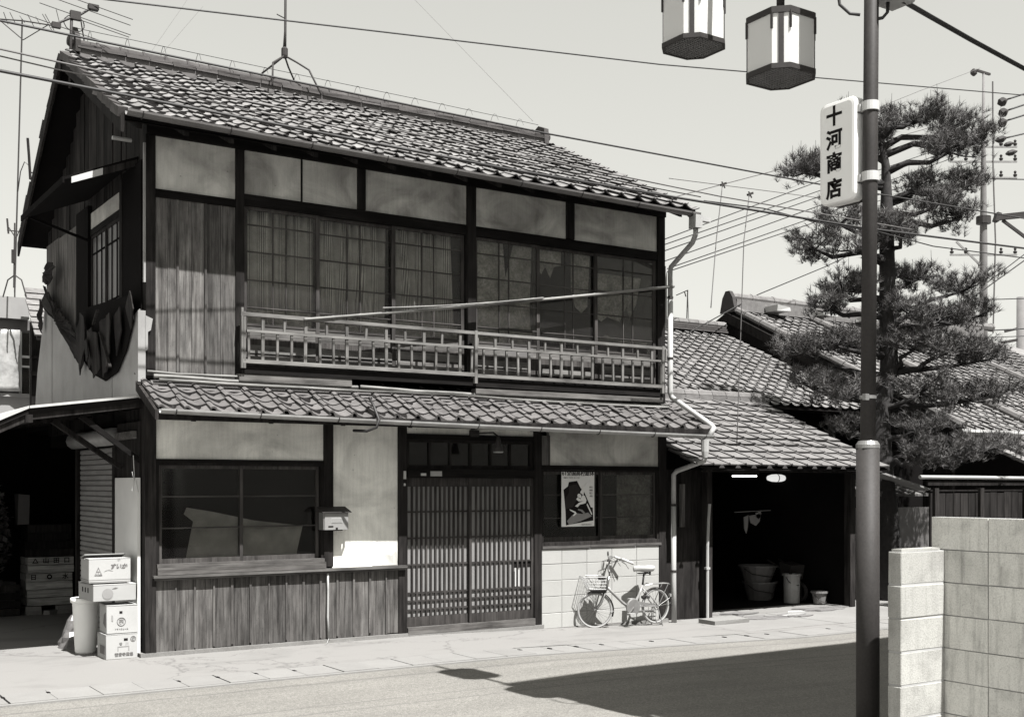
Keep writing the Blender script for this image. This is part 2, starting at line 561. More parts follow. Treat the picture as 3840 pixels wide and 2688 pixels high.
def solo(name, mb, mat, label, cat, group=None, smooth=False):
    return tag(part(name, mb, mat, None, smooth), label, cat, group)

def struct(name, mb, mat, smooth=False):
    return tag(part(name, mb, mat, None, smooth), kind='structure')

def text(name, body, size, loc, rot, mat, parent=None, bold=0.0, sx=1.0, extrude=.0015, local=False, space=1.0, shear=0.0):
    c = bpy.data.curves.new(name, 'FONT')
    c.body = body; c.size = size; c.extrude = extrude; c.offset = bold
    c.align_x = 'CENTER'; c.align_y = 'CENTER'; c.space_line = space; c.shear = shear
    c.resolution_u = 3
    c.materials.append(M[mat])
    tmp = bpy.data.objects.new('tmp_text', c)
    COL.objects.link(tmp)
    bpy.context.view_layer.update()
    me = bpy.data.meshes.new_from_object(tmp.evaluated_get(bpy.context.evaluated_depsgraph_get()))
    bpy.data.objects.remove(tmp)
    me.materials.clear(); me.materials.append(M[mat])
    o = bpy.data.objects.new(name, me)
    COL.objects.link(o)
    o.rotation_euler = rot; o.scale = (sx, 1, 1)
    if parent is not None:
        o.parent = parent
        if not local and parent.type == 'EMPTY' and parent.parent is None:
            loc = Vector(loc) - Vector(parent.location)
    o.location = loc
    return o
FRONT = (PI / 2, 0, 0)            # lettering that faces the street (-Y)
SIDE = (PI / 2, 0, -PI / 2)       # lettering that faces -X

def gz(x):
    return 0.0 if x < 7 else (-.10 if x > 11.2 else -.10 * (x - 7) / 4.2)

# ------------------------------------------------------------------ roof tiles
def tile_mesh(name, mat, w=.265, L=.295, sag=.032, roll=.031, th=.014, lip=0.0, seg=(6, 4), wr=.075, edge='tile_edge'):
    """pantile: a roll on the left whose edge stands proud of the next tile, a hollow pan on the right"""
    mb = MB(); top = []
    wp = w + .012 - wr
    for i in range(seg[1] + 1):
        t = i / seg[1]
        top.append((wr * t - .006, .008 + (roll - .006) * math.sin(PI * (.12 + .88 * t)) - .008 * t))
    for i in range(1, seg[0] + 1):
        t = i / seg[0]
        top.append((wr + wp * t, -sag * math.sin(PI * t)))
    n = len(top)
    vs = [(x, 0, z) for x, z in top] + [(x, L, z) for x, z in top]
    vs += [(x, 0.0, z - th - (lip if x >= wr * .9 else .25 * lip)) for x, z in top] + [(x, L, z - th) for x, z in top]
    fs = []
    for i in range(n - 1):
        fs.append((i, i + 1, n + i + 1, n + i))
    nt_ = len(fs)
    for i in range(n - 1):
        fs.append((2 * n + i, 2 * n + i + 1, i + 1, i))
    fs.append((0, n, 3 * n, 2 * n)); fs.append((n - 1, 2 * n + n - 1, 3 * n + n - 1, 2 * n - 1))
    for i in range(n - 1):
        fs.append((2 * n + i, 3 * n + i, 3 * n + i + 1, 2 * n + i + 1))
    me = bpy.data.meshes.new(name); me.from_pydata(vs, [], fs)
    me.materials.append(M[mat]); me.materials.append(M[edge])
    for k, p in enumerate(me.polygons):
        if k >= nt_: p.material_index = 1
    me.update()
    return me

def lay_tiles(name, parent, meshes, eave_mesh, x0, ncol, w, nrow, y0, z0, slope, expo, limit=300, jit=.006, skip=None, shear=0.0):
    """tiles in straight columns on a slope rising in +Y; past the limit the farthest become one joined part"""
    pitch = math.atan(slope)
    items = []
    for r in range(nrow):
        for c in range(ncol):
            x = x0 + c * w + shear * (r / nrow) * (1 - c / ncol)
            s_ = r * expo
            if skip and skip(c, r): continue
            y = y0 + s_ * math.cos(pitch); z = z0 + s_ * math.sin(pitch)
            me = eave_mesh if (r == 0 and eave_mesh) else meshes[R.randrange(len(meshes))]
            loc = Vector((x + R.uniform(-jit, jit), y + R.uniform(-jit, jit), z + .018 + R.uniform(-.003, .004)))
            rot = Euler((pitch - .105 + R.uniform(-.02, .015), R.uniform(-.02, .02), R.uniform(-.025, .025)))
            items.append(((loc - cam.location).length, me, loc, rot))
    items.sort(key=lambda t: t[0])
    for d, me, loc, rot in items[:limit]:
        o = bpy.data.objects.new(name, me)
        COL.objects.link(o); o.parent = parent
        o.location = loc; o.rotation_euler = rot
    rest = items[limit:]
    if rest:
        mb = MB()
        for d, me, loc, rot in rest:
            mt = Matrix.Translation(loc) @ rot.to_matrix().to_4x4()
            mb.add([mt @ v.co for v in me.vertices], [tuple(p.vertices) for p in me.polygons])
        mi = [p.material_index for d, me, loc, rot in rest for p in me.polygons]
        o = part('tile_field', mb, meshes[0].materials[0], parent, kind='stuff')
        o.data.materials.append(M['tile_edge'])
        for p, k in zip(o.data.polygons, mi): p.material_index = k

T_UP = [tile_mesh('roof_tile', 'tile')]
T_LOW = [tile_mesh('pent_tile', 'tile_low', sag=.034, roll=.032, th=.017)]
T_LOW_E = tile_mesh('eave_tile', 'tile_low', sag=.034, roll=.032, lip=.030, edge='tile_low')
T_FAR = [tile_mesh('far_tile', 'tile_far', seg=(4, 3))]
T_FLAT = [tile_mesh('flat_tile', 'tile_flat', w=.30, L=.33, sag=.004, roll=.022, wr=.045, th=.02, seg=(2, 3))]
# ================================================================== SETTING
XS = [-400, -60, -20, 0, 4, 7, 8, 9, 10, 11.2, 14, 20, 40, 90, 400]
def strip(y0, y1, dz, ny=1, xs=XS):
    mb = MB(); vs = []; fs = []
    for x in xs:
        for k in range(ny + 1):
            vs.append((x, y0 + (y1 - y0) * k / ny, gz(x) + dz))
    for i in range(len(xs) - 1):
        for k in range(ny):
            a = i * (ny + 1) + k
            fs.append((a, a + ny + 1, a + ny + 2, a + 1))
    return mb.add(vs, fs)
struct('ground', strip(-500, 500, -.06), 'wallgrey')
struct('road', strip(-7.62, -2.08, -.016, xs=[-60, -20, 0, 4, 7, 8, 9, 10, 11.2, 14, 20, 40, 90]), 'road')
pave = struct('pavement', strip(-1.52, 9.0, 0.0, xs=[-40, -20, 0, 4, 7, 8, 9, 10, 11.2, 14, 20, 40]), 'pave')
kerb = MB()
for a, b in zip(XS[2:11], XS[3:12]):
    kerb.add([(a, -2.08, gz(a) - .05), (b, -2.08, gz(b) - .05), (b, -2.08, gz(b) - .002), (a, -2.08, gz(a) - .002),
              (a, -2.02, gz(a) - .002), (b, -2.02, gz(b) - .002)], [(0, 1, 2, 3), (3, 2, 5, 4)])
part('kerb_edge', kerb, 'slabc', pave)
slab = MB().box(.004, .371, -2.015, -1.525, -.05, .003)
for cx in (.004, .371):                      # lifting notch at one end
    pass
me = slab.mesh('cover_slab', 'slabc')
x = -3.0
while x < 22:
    o = bpy.data.objects.new('cover_slab', me); COL.objects.link(o); o.parent = pave
    o.location = (x, 0, gz(x + .19) + R.uniform(-.003, .002)); o.rotation_euler = (0, -math.atan((gz(x + .37) - gz(x)) / .37), R.uniform(-.004, .004))
    x += .375
notch = MB()
x = -3.0
while x < 22:
    if R.random() < .6:
        y = R.uniform(-1.72, -1.66); notch.box(x - .015, x + .012, y - .035, y + .03, gz(x) - .02, gz(x) + .0055)
    x += .375
part('lifting_notch', notch, 'ink', pave, kind='stuff')
# forecourt slab by the drain pipe and apron lines before the garage
ap = MB()
for x0, x1, y0, y1 in ((10.78, 12.6, -1.35, .05), (12.62, 14.9, -1.4, .05), (14.92, 17.2, -1.42, .05)):
    ap.box(x0, x1, y0, y1, -.14, gz(12) + .006)
part('apron_slab', ap, 'concrete', pave)

# ================================================================== MAIN HOUSE
house = thing('wooden_house', 'old two-storey wooden house with grey tiled roofs, boarded walls and lattice door', 'house', (7.1, 2.4, 0))
def hp(name, mb, mat, **k): return part(name, mb, mat, house, **k)
XL, XR, YB = 3.58, 10.62, 4.72

# shell (dark inside)
sh = MB()
sh.box(3.62, 10.58, 1.45, 1.50, .02, 5.5)            # inner partition
sh.box(3.62, 10.58, .12, 1.45, 2.88, 2.95)           # floor
sh.box(3.62, 10.58, .12, 1.45, 5.40, 5.44)           # ceiling
sh.box(3.62, 10.58, .12, 1.45, .0, .03)
sh.box(7.50, 7.55, .14, 1.45, 2.95, 5.4)
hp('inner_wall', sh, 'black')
ow = MB()
ow.box(10.55, 10.62, .10, YB, -.1, 5.5)
ow.prism([(.1, 5.4), (YB, 5.2), (2.5, 6.90)], 'X', 10.55, 10.62)
ow.box(3.62, 10.55, YB - .06, YB, 2.3, 5.3)
ow.box(5.0, 10.55, YB - .06, YB, -.1, 2.3)
ow.box(3.62, 3.66, .10, 4.66, 2.50, 5.4)
ow.prism([(.1, 5.4), (4.66, 5.2), (2.5, 6.88)], 'X', 3.62, 3.66)
ow.box(3.60, 3.64, .96, 2.70, 0, 2.5)
hp('outer_wall', ow, 'dark')

# --- posts
def post(x0, x1, z0, z1, y0=-.035, y1=.09, mat='post'):
    hp('post', MB().box(x0, x1, y0, y1, z0, z1), mat, bevel=.004)
post(3.556, 3.658, 2.90, 5.44)
post(4.529, 4.625, 2.95, 5.44)
post(7.459, 7.580, 2.98, 5.44, -.045)
post(10.488, 10.615, 2.80, 5.44)
for a, b in ((5.987, 6.09), (8.959, 9.087)): post(a, b, 4.968, 5.44, -.03)
post(3.545, 3.662, .02, 2.80, -.045, mat='plank_dark')
post(5.566, 5.679, .86, 2.50)
post(6.515, 6.627, .03, 2.50)
post(8.452, 8.566, .0, 2.50)
post(10.512, 10.640, -.06, 2.50)
post(8.566, 8.70, 1.99, 2.42, -.028, mat='plank')
# --- beams
def beam(x0, x1, z0, z1, y0=-.028, y1=.08, mat='beam'):
    hp('beam', MB().box(x0, x1, y0, y1, z0, z1, .002), mat)
beam(3.56, 10.62, 5.443, 5.55, -.05)
beam(3.660, 4.527, 4.805, 4.888, -.03)
beam(4.627, 7.457, 4.842, 4.962, -.03)
beam(7.582, 10.486, 4.842, 4.962, -.03)
beam(3.664, 5.564, 2.030, 2.066, -.025)
beam(6.629, 8.450, 2.332, 2.40, -.03)
beam(6.629, 8.450, 1.88, 1.985, -.05)
beam(8.568, 10.510, 1.985, 2.04, -.03)
beam(8.568, 10.510, 1.01, 1.055, -.03, mat='plank_dark')
# --- plaster panels
def plas(x0, x1, z0, z1, y=-.002, mat='plaster', name='plaster_panel'):
    hp(name, MB().box(x0, x1, y, .06, z0, z1), mat)
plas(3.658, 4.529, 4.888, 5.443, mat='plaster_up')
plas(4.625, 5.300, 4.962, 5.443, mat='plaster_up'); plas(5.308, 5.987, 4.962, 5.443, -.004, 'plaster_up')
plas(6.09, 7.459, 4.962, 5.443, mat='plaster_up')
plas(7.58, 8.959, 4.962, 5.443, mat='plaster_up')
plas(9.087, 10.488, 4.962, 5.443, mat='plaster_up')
hp('batten', MB().box(5.292, 5.312, -.012, .0, 4.964, 5.44), 'post')
plas(3.662, 5.566, 2.066, 2.56)
plas(5.679, 6.515, .846, 2.56)
plas(6.627, 8.452, 2.40, 2.56, mat='plaster')
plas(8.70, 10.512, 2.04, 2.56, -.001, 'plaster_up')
hp('plaster_patch', MB().prism([(6.18, .85), (6.36, .98), (6.44, .97), (6.50, 1.03), (6.51, .85)], 'Y', -.012, -.003), 'plaster_up')

# --- upper boarded wall
x = 3.662
ws = [.13, .10, .155, .145, .17, .165]
for i, w_ in enumerate(ws):
    w_ = w_ * .867 / sum(ws)
    hp('plank', MB().box(x + .002, x + w_ - .002, -.012 + R.uniform(-.006, .006), .05, 2.93 + R.uniform(-.02, .01), 4.803), 'plank')
    x += w_
    if i in (1, 3):
        hp('plank_batten', MB().box(x - .012, x + .012, -.028, -.006, 2.96, 4.80), 'plank')
# --- lower boarded wall (dado)
x = 3.664; n = 14; w_ = (6.560 - 3.664) / n
for i in range(n):
    hp('plank', MB().box(x + .002, x + w_ - .002, -.014 + R.uniform(-.007, .006), .05, .035 + R.uniform(-.012, .02), .80), 'plank_dado')
    if i: hp('plank_batten', MB().box(x - .012 + R.uniform(-.006, .006), x + .010, -.032, -.004, .05 + R.uniform(-.01, .03), .80), 'plank_dado')
    x += w_
hp('dado_cap', MB().box(3.62, 6.60, -.095, .02, .818, .846).box(3.64, 6.60, -.06, .02, .792, .8175), 'board_x')
hp('foundation', MB().box(3.50, 6.64, -.055, .12, -.05, .042, .004).box(6.64, 8.58, -.06, .12, -.05, .016, .003).box(8.58, 10.66, -.05, .1, -.16, -.035), 'plinth')

# --- lower left window: wide sill, two dark sashes
hp('window_sill', MB().box(3.664, 5.565, -.09, .06, .850, .925).box(3.668, 5.562, -.055, .06, .926, .962), 'sill')
def sash(x0, x1, z0, z1, y, hbars, vbars, pane_mat='glass', wood=('sash_z', 'sash_x'), st=.035, bt=.045, tp=.035, mw=.016, kick=None, parent_name='window_sash'):
    s = hp(parent_name, MB().box(x0, x0 + st, y, y + .03, z0, z1).box(x1 - st, x1, y, y + .03, z0, z1)
           .box(x0 + st, x1 - st, y + .001, y + .029, z0, z0 + bt).box(x0 + st, x1 - st, y + .001, y + .029, z1 - tp, z1), wood[0])
    zb = z0 + bt
    if kick:
        part('kick_panel', MB().box(x0 + st, x1 - st, y + .010, y + .018, zb, kick - .012), 'board_x', s)
        part('muntin', MB().box(x0 + st, x1 - st, y + .003, y + .027, kick - .012, kick + .012), wood[1], s)
        zb = kick + .012
    zz = [zb] + list(hbars) + [z1 - tp]; xx = [x0 + st] + list(vbars) + [x1 - st]
    for h in hbars: part('muntin', MB().box(x0 + st, x1 - st, y + .005, y + .024, h - mw / 2, h + mw / 2), wood[1], s)
    for v in vbars: part('muntin', MB().box(v - mw / 2, v + mw / 2, y + .007, y + .022, zb, z1 - tp), wood[0], s)
    for i in range(len(xx) - 1):
        for k in range(len(zz) - 1):
            part('pane', MB().box(xx[i], xx[i + 1], y + .013, y + .016, zz[k], zz[k + 1]), pane_mat, s)
    return s
hp('window_frame', MB().box(3.662, 3.70, -.015, .09, .963, 2.03).box(5.535, 5.566, -.015, .09, .963, 2.03).box(3.70, 5.535, -.015, .09, 2.00, 2.03), 'post')
sash(3.702, 4.625, .963, 2.0, .015, (1.335, 1.668), (), 'glass_dark', bt=.05, mw=.014)
sash(4.59, 5.533, .963, 2.0, .048, (1.335, 1.668), (), 'glass_dark', bt=.05, mw=.014)
# patch of light in the window, shaped and coloured as a pale sheet
hp('board_or_light_patch', MB().prism([(4.02, 1.0), (4.10, 1.40), (4.00, 1.48), (4.03, 1.55), (4.32, 1.50), (4.78, 1.40), (5.36, 1.33), (5.28, 1.0)], 'Y', .10, .11), 'window_light')

# --- entrance: lattice doors, transom, threshold
hp('threshold', MB().box(6.63, 8.45, -.055, .09, .018, .104, .002), 'sill')
for k, (a, b, y) in enumerate(((6.632, 7.535, .028), (7.500, 8.448, -.012))):
    d = hp('lattice_door', MB().box(a, a + .035, y, y + .032, .106, 1.876).box(b - .035, b, y, y + .032, .106, 1.876)
           .box(a + .035, b - .035, y + .001, y + .031, .106, .215).box(a + .035, b - .035, y + .001, y + .031, 1.775, 1.876), 'lattice')
    n = 13; stp = (b - a - .07) / n
    for i in range(1, n):
        xc = a + .035 + stp * i
        part('lattice_bar', MB().box(xc - .012, xc + .012, y + .002, y + .02, .215, 1.775), 'lattice', d)
    for h in (1.469, 1.155, .838, .501, .405, .300):
        part('lattice_rail', MB().box(a + .035, b - .035, y + .006, y + .024, h - .010, h + .010), 'lattice_x', d)
    zs = [.215, .405, .838, 1.155, 1.469, 1.775]
    for i in range(5):
        part('pane', MB().box(a + .035, b - .035, y + .026, y + .029, zs[i] + .003, zs[i + 1] - .003), 'frost', d)
    if k:
        part('letter_slot', MB().box(8.16, 8.42, y + .0245, y + .0255, .75, .83), 'ink', d)
        for q in range(5):
            part('reflection_bar', MB().box(8.165 + q * .05, 8.185 + q * .05, y - .002, y + .0, .52, .75 - .02 * (q % 2)), 'white', d) if q < 2 else None  # white bars drawn in place of reflections on the door
tr = hp('transom', MB().box(6.628, 6.67, .0, .06, 1.986, 2.33).box(8.41, 8.45, .0, .06, 1.986, 2.33).box(6.67, 8.41, .001, .059, 2.30, 2.331).box(6.67, 8.41, .001, .059, 1.986, 2.03), 'post')
for i in range(6):
    x0 = 6.68 + i * .289
    part('pane', MB().box(x0, x0 + .262, .03, .034, 2.03, 2.30), 'glass_dark', tr)
    if i: part('muntin', MB().box(x0 - .027, x0, .01, .05, 2.03, 2.30), 'post', tr)
hp('name_plate', MB().box(6.80, 6.87, -.060, -.051, 1.90, 1.93), 'white')
npl = hp('name_plate', MB().box(6.93, 7.085, -.062, -.051, 1.895, 1.955), 'offwhite')
hp('doorbell', MB().box(6.575, 6.605, -.05, -.034, 1.86, 1.955).box(6.578, 6.600, -.046, -.034, 1.78, 1.81), 'white')

# --- right-hand window above the block wall
hp('window_frame', MB().box(8.567, 8.60, -.02, .09, 1.056, 1.984).box(10.48, 10.511, -.02, .09, 1.056, 1.984).box(8.60, 10.48, -.02, .09, 1.96, 1.984), 'post')
sash(8.602, 9.575, 1.056, 1.96, .048, (1.36, 1.66), (), 'glass_dark', bt=.06, mw=.012)
sash(9.535, 10.478, 1.056, 1.96, .015, (1.36, 1.66), (), 'glass_dark', bt=.06, mw=.012)
hp('inner_curtain', MB().box(9.88, 10.46, .10, .105, 1.08, 1.95), 'paper')

# --- white block base wall, five courses
bw_ = hp('base_wall', MB().box(8.572, 10.51, -.018, .085, -.04, .972), 'block')
edges = [8.568, 8.883, 9.285, 9.698, 10.120, 10.511]
cz = [-.06, .150, .363, .566, .777, .972]
for r_ in range(5):
    for i in range(5):
        part('painted_block', MB().box(edges[i] + .0025, edges[i + 1] - .0025, -.026 + R.uniform(-.002, .002), .0, cz[r_] + .0025, cz[r_ + 1] - .0025), 'block', bw_, bevel=.004)
for i, (a, b) in enumerate(((8.57, 9.33), (9.335, 10.1), (10.105, 10.54))):
    part('capping', MB().box(a, b, -.045, .06, .974, 1.008, .002), 'sill', bw_)

# --- upper windows
hp('window_frame', MB().box(4.626, 7.458, -.02, .10, 3.06, 3.105).box(7.582, 10.487, -.02, .10, 3.06, 3.105), 'beam')
HB = (3.742, 4.04, 4.35, 4.645)
for (a, b, y, v1, v2) in ((4.628, 5.530, .015, 4.975, 5.130), (5.475, 6.505, .048, 5.893, 6.058), (6.452, 7.440, .015, 6.858, 7.022)):
    sash(a, b, 3.106, 4.842, y, HB, (v1, v2), 'glass', st=.045, bt=.30, mw=.013, kick=3.55)
for (a, b, y, v1, v2) in ((7.585, 8.565, .015, 7.955, 8.10), (8.487, 9.515, .048, 8.99, 9.125), (9.446, 10.486, .015, 9.932, 10.092)):
    sash(a, b, 3.106, 4.842, y, HB, (v1, v2), 'glass', st=.045, bt=.30, mw=.013, kick=3.55)
def curtain(x0, x1, z0, z1, y, seed, lean=0.0):
    rr = random.Random(seed); mb = MB(); n = int((x1 - x0) / .022); vs = []; fs = []
    ph = rr.uniform(0, 6)
    for i in range(n + 1):
        t = i / n; x = x0 + (x1 - x0) * t
        d = .036 * math.sin(t * (x1 - x0) * 62 + ph + 1.5 * math.sin(t * 7 + seed)) + .02 * math.sin(t * 9 + ph)
        vs.append((x + lean * .0, y + d, z1)); vs.append((x + lean * (.4 + .6 * math.sin(t * 5 + ph)), y + d * 1.3, z0))
    for i in range(n):
        fs.append((2 * i, 2 * i + 1, 2 * i + 3, 2 * i + 2))
    mb.add(vs, fs)
    o = hp('curtain', mb, 'curtain', smooth=True)
    sol = o.modifiers.new('cloth', 'SOLIDIFY'); sol.thickness = .003
curtain(4.66, 5.49, 3.60, 4.83, .13, 1, .0)
curtain(5.53, 6.46, 3.62, 4.83, .14, 2, .07)
curtain(6.50, 7.30, 3.66, 4.83, .13, 3, .10)
# stained paper behind the panes of the right bay, torn here and there
def paper(poly, y=.105): hp('window_paper', MB().prism(poly, 'Y', y, y + .002), 'paper')
paper([(7.64, 3.76), (7.66, 4.83), (8.06, 4.83), (8.10, 4.40), (8.22, 4.83), (8.50, 4.83), (8.47, 4.05), (8.49, 3.77)])
paper([(8.56, 4.83), (8.56, 4.63), (8.66, 4.50), (8.72, 4.60), (8.80, 4.46), (8.86, 4.61), (8.97, 4.64), (8.97, 4.83)], .118)
paper([(9.13, 4.83), (9.13, 4.36), (9.20, 4.12), (9.30, 4.05), (9.40, 4.14), (9.44, 4.83)], .118)
paper([(9.52, 4.60), (9.52, 4.02), (9.62, 3.96), (9.72, 4.03), (9.93, 3.98), (10.05, 4.20), (10.10, 4.02), (10.22, 4.25), (10.3, 4.60)])
paper([(9.51, 3.56), (9.51, 3.70), (9.70, 3.79), (9.95, 3.70), (10.2, 3.72), (10.45, 3.68), (10.45, 3.56)])
paper([(7.62, 3.56), (7.62, 3.73), (8.5, 3.73), (8.5, 3.56)], .095)
for (a, b, z) in ((4.68, 5.48, 3.29), (5.53, 6.45, 3.30), (6.5, 7.4, 3.33), (7.6, 8.4, 3.30), (8.6, 9.4, 3.24), (9.6, 10.4, 3.32)):
    hp('kick_board', MB().box(a, b, .004, .014, z - .05, z + .035, .004), 'rail_x')
    hp('kick_board', MB().box(a, b, .002, .012, z - .15, z - .075, .004), 'board_x')

hp('kick_paper', MB().box(8.02, 8.47, .0245, .0255, 3.40, 3.55), 'card_in')
for (a, b) in ((4.68, 5.47), (5.55, 6.44), (6.5, 7.4), (9.5, 10.4)): hp('kick_paper', MB().box(a, b, .105, .107, 3.57, 3.735), 'paper')
# --- railing
rl = hp('railing', MB().box(4.53, 7.50, -.19, -.13, 3.612, 3.652, .003).box(7.505, 10.49, -.19, -.13, 3.610, 3.650, .003), 'rail_x')
part('rail', MB().box(4.60, 7.46, -.178, -.142, 3.440, 3.468, .002).box(7.5, 10.42, -.178, -.142, 3.446, 3.474, .002), 'rail_x', rl)
part('rail', MB().box(4.55, 7.49, -.185, -.135, 3.105, 3.150, .003).box(7.495, 10.45, -.185, -.135, 3.095, 3.138, .003), 'rail_x', rl)
x = 4.62; i = 0
while x < 10.44:
    sw = R.uniform(-.008, .008)
    if i % 3 == 1: z0, z1, w_ = 3.148, 3.612, .034
    else: z0, z1, w_ = 3.148, 3.442, .026
    part('baluster', MB().bar((x + sw, -.16, z0), (x, -.16, z1), w_, .024), 'rail_z', rl)
    if i % 3 == 2:
        part('baluster', MB().bar((x + .083 + sw, -.16, 3.468), (x + .083, -.16, 3.612), .026, .022), 'rail_z', rl)
    x += .1662; i += 1
part('rail_post', MB().box(4.532, 4.556, -.188, -.140, 3.05, 3.70).box(4.562, 4.584, -.186, -.140, 3.05, 3.66), 'rail_z', rl)
part('rail_post', MB().box(7.47, 7.51, -.192, -.13, 3.02, 3.66), 'rail_z', rl)
part('rail_post', MB().box(10.43, 10.47, -.19, -.13, 3.02, 3.66), 'rail_z', rl)
part('bracket', MB().box(4.55, 4.60, -.13, -.04, 3.52, 3.55).box(7.48, 7.52, -.13, -.05, 3.52, 3.55).box(10.44, 10.48, -.13, -.04, 3.52, 3.55), 'rail_x', rl)
hp('floor_beam', MB().box(4.53, 7.48, -.15, .10, 2.995, 3.085, .004).box(7.485, 10.50, -.15, .10, 2.985, 3.072, .004), 'beam')
hp('skirting_board', MB().box(4.53, 5.86, -.135, -.02, 2.91, 2.994, .004), 'board_x')
hp('skirting_board', MB().box(7.52, 10.48, -.14, -.02, 2.90, 2.965, .004), 'board_x')

# --- lower (pent) roof
pd = MB()
pd.prism([(-.66, 2.49), (-.66, 2.525), (.05, 2.875), (.05, 2.84)], 'X', 3.50, 10.84)
low = hp('lower_roof', pd, 'dark')
lay_tiles('pent_tile', low, T_LOW, T_LOW_E, 3.50, 28, .2625, 5, -.69, 2.545, .49, .168, jit=.005)
part('eave_fascia', MB().box(3.50, 10.84, -.678, -.662, 2.44, 2.535), 'plank_dark', low)
for i in range(9):
    xx = 3.85 + i * .83
    part('rafter', MB().prism([(-.60, 2.435), (-.60, 2.49), (.0, 2.79), (.0, 2.73)], 'X', xx, xx + .05), 'plank_dark', low)
part('verge_board', MB().prism([(-.68, 2.44), (-.68, 2.535), (.0, 2.87), (.0, 2.77)], 'X', 3.46, 3.495), 'plank_dark', low)
part('fillet', MB().prism([(-.17, 2.79), (-.05, 2.88), (.04, 2.90), (.04, 2.80)], 'X', 3.60, 10.60), 'mortar', low)
def sag_tube(x0, x1, y, z, r, dz=0.0, n=9, wob=.008, mat='bamboo', name='flashing_pole'):
    pts = []
    for i in range(n + 1):
        t = i / n
        pts.append((x0 + (x1 - x0) * t, y + R.uniform(-wob, wob) * .5, z + dz * t + R.uniform(-wob, wob) * .5 - .012 * math.sin(PI * t)))
    part(name, MB().tube(pts, r, 8), mat, low, smooth=True)
sag_tube(3.62, 5.95, -.10, 2.925, .022, -.015)
sag_tube(5.98, 8.25, -.10, 2.915, .022, -.02)
sag_tube(8.20, 10.60, -.10, 2.895, .018, -.03)
sag_tube(3.66, 7.2, -.155, 2.885, .017, -.01)
sag_tube(7.15, 10.58, -.15, 2.872, .017, -.03)
sag_tube(3.56, 4.62, -.07, 2.97, .013, .0)

# --- gutters
def gutter(parent_, x0, x1, y, z0, z1, r, mat, name='gutter'):
    n = 8; prof = []
    for k in range(n + 1):
        t = PI + PI * k / n
        prof.append((r * math.cos(t), r * math.sin(t)))
    inner = [(a * .86, b * .86) for a, b in prof[::-1]]
    ring = prof + inner
    vs = []; m_ = len(ring); segs = 12
    for s_ in range(segs + 1):
        t = s_ / segs
        for a, b in ring:
            vs.append((x0 + (x1 - x0) * t, y + a + .004 * math.sin(9 * t), z0 + (z1 - z0) * t + b - .008 * math.sin(PI * t)))
    fs = []
    for s_ in range(segs):
        for k in range(m_):
            k2 = (k + 1) % m_
            fs.append((s_ * m_ + k, s_ * m_ + k2, (s_ + 1) * m_ + k2, (s_ + 1) * m_ + k))
    fs.append(tuple(range(m_))); fs.append(tuple(segs * m_ + k for k in range(m_))[::-1])
    gg = hp(name, MB().add(vs, fs), mat)
    nb = int((x1 - x0) / .9)
    for i in range(nb + 1):
        xx = x0 + .15 + (x1 - x0 - .3) * i / nb; zz = z0 + (z1 - z0) * (xx - x0) / (x1 - x0)
        pts = [(xx, y + (r + .006) * math.cos(t), zz + (r + .006) * math.sin(t) - .004) for t in [PI + PI * k / 7 for k in range(8)]]
        part('gutter_bracket', MB().tube(pts + [(xx, y + r + .03, zz + .05)], .006, 4), 'steel_dark', gg)
    return gg
gutter(house, 3.50, 10.85, -.715, 2.548, 2.452, .050, 'gutter')
gutter(house, 3.17, 10.60, -.72, 5.445, 5.365, .055, 'gutter_dark')
hp('gutter_box', MB().box(10.48, 10.60, -.80, -.66, 5.16, 5.33, .004).box(10.60, 10.78, -.76, -.69, 5.265, 5.325), 'pipe')
hp('downpipe', MB().tube([(10.54, -.73, 5.17), (10.54, -.73, 5.08), (10.60, -.60, 5.0), (10.66, -.10, 4.76), (10.66, -.085, 4.70), (10.66, -.085, 4.30)], .034, 8), 'gutter', smooth=True)
hp('downpipe', MB().tube([(10.66, -.085, 4.31), (10.66, -.085, 3.05), (10.68, -.10, 2.98), (10.90, -.62, 2.60), (10.89, -.70, 2.55), (10.80, -.715, 2.44)], .038, 8), 'pipe', smooth=True)
hp('gutter_box', MB().lathe((10.72, -.715, 2.15), [(.035, 0), (.05, .08), (.055, .24)], 10), 'pipe')
hp('downpipe', MB().tube([(10.72, -.715, 2.17), (10.72, -.70, 2.11), (10.70, -.18, 1.98), (10.69, -.12, 1.93), (10.69, -.12, 1.5)], .034, 8), 'gutter', smooth=True)
hp('downpipe', MB().tube([(10.69, -.12, 1.51), (10.69, -.12, .5), (10.70, -.12, -.09)], .036, 8), 'pipe', smooth=True)
for z in (4.33, 3.5, 1.5, .6):
    hp('pipe_clip', MB().lathe((10.66 if z > 3 else 10.69, -.085 if z > 3 else -.12, z), [(.042, 0), (.042, .03)], 8), 'steel_dark')
hp('corner_flashing', MB().box(10.618, 10.64, -.04, .02, 3.9, 4.78), 'tin_bright')

# --- main roof
RZ, SL = 7.0, .50                                  # ridge height, pitch; the left verge runs in a little towards the ridge
def vx(y): return 3.17 + .15 * min(1, max(0, (y + .66) / 3.16)) if y < 2.5 else 3.32 - .05 * (y - 2.5) / 2.48
rd = MB()
pr_ = [(-.66, 5.37), (-.66, 5.42), (2.5, RZ), (4.98, 5.14), (4.98, 5.08), (2.5, RZ - .07)]
rd.add([(vx(a), a, b) for a, b in pr_] + [(10.60, a, b) for a, b in pr_],
       [(0, 1, 2, 5), (2, 3, 4, 5), (6, 11, 8, 7), (8, 11, 10, 9), (0, 6, 7, 1), (1, 7, 8, 2), (2, 8, 9, 3), (3, 9, 10, 4), (4, 10, 11, 5), (5, 11, 6, 0)])
roof = hp('main_roof', rd, 'black')
lay_tiles('roof_tile', roof, T_UP, None, 3.20, 28, .2655, 15, -.69, 5.435, SL, .240, jit=.010, shear=.14)
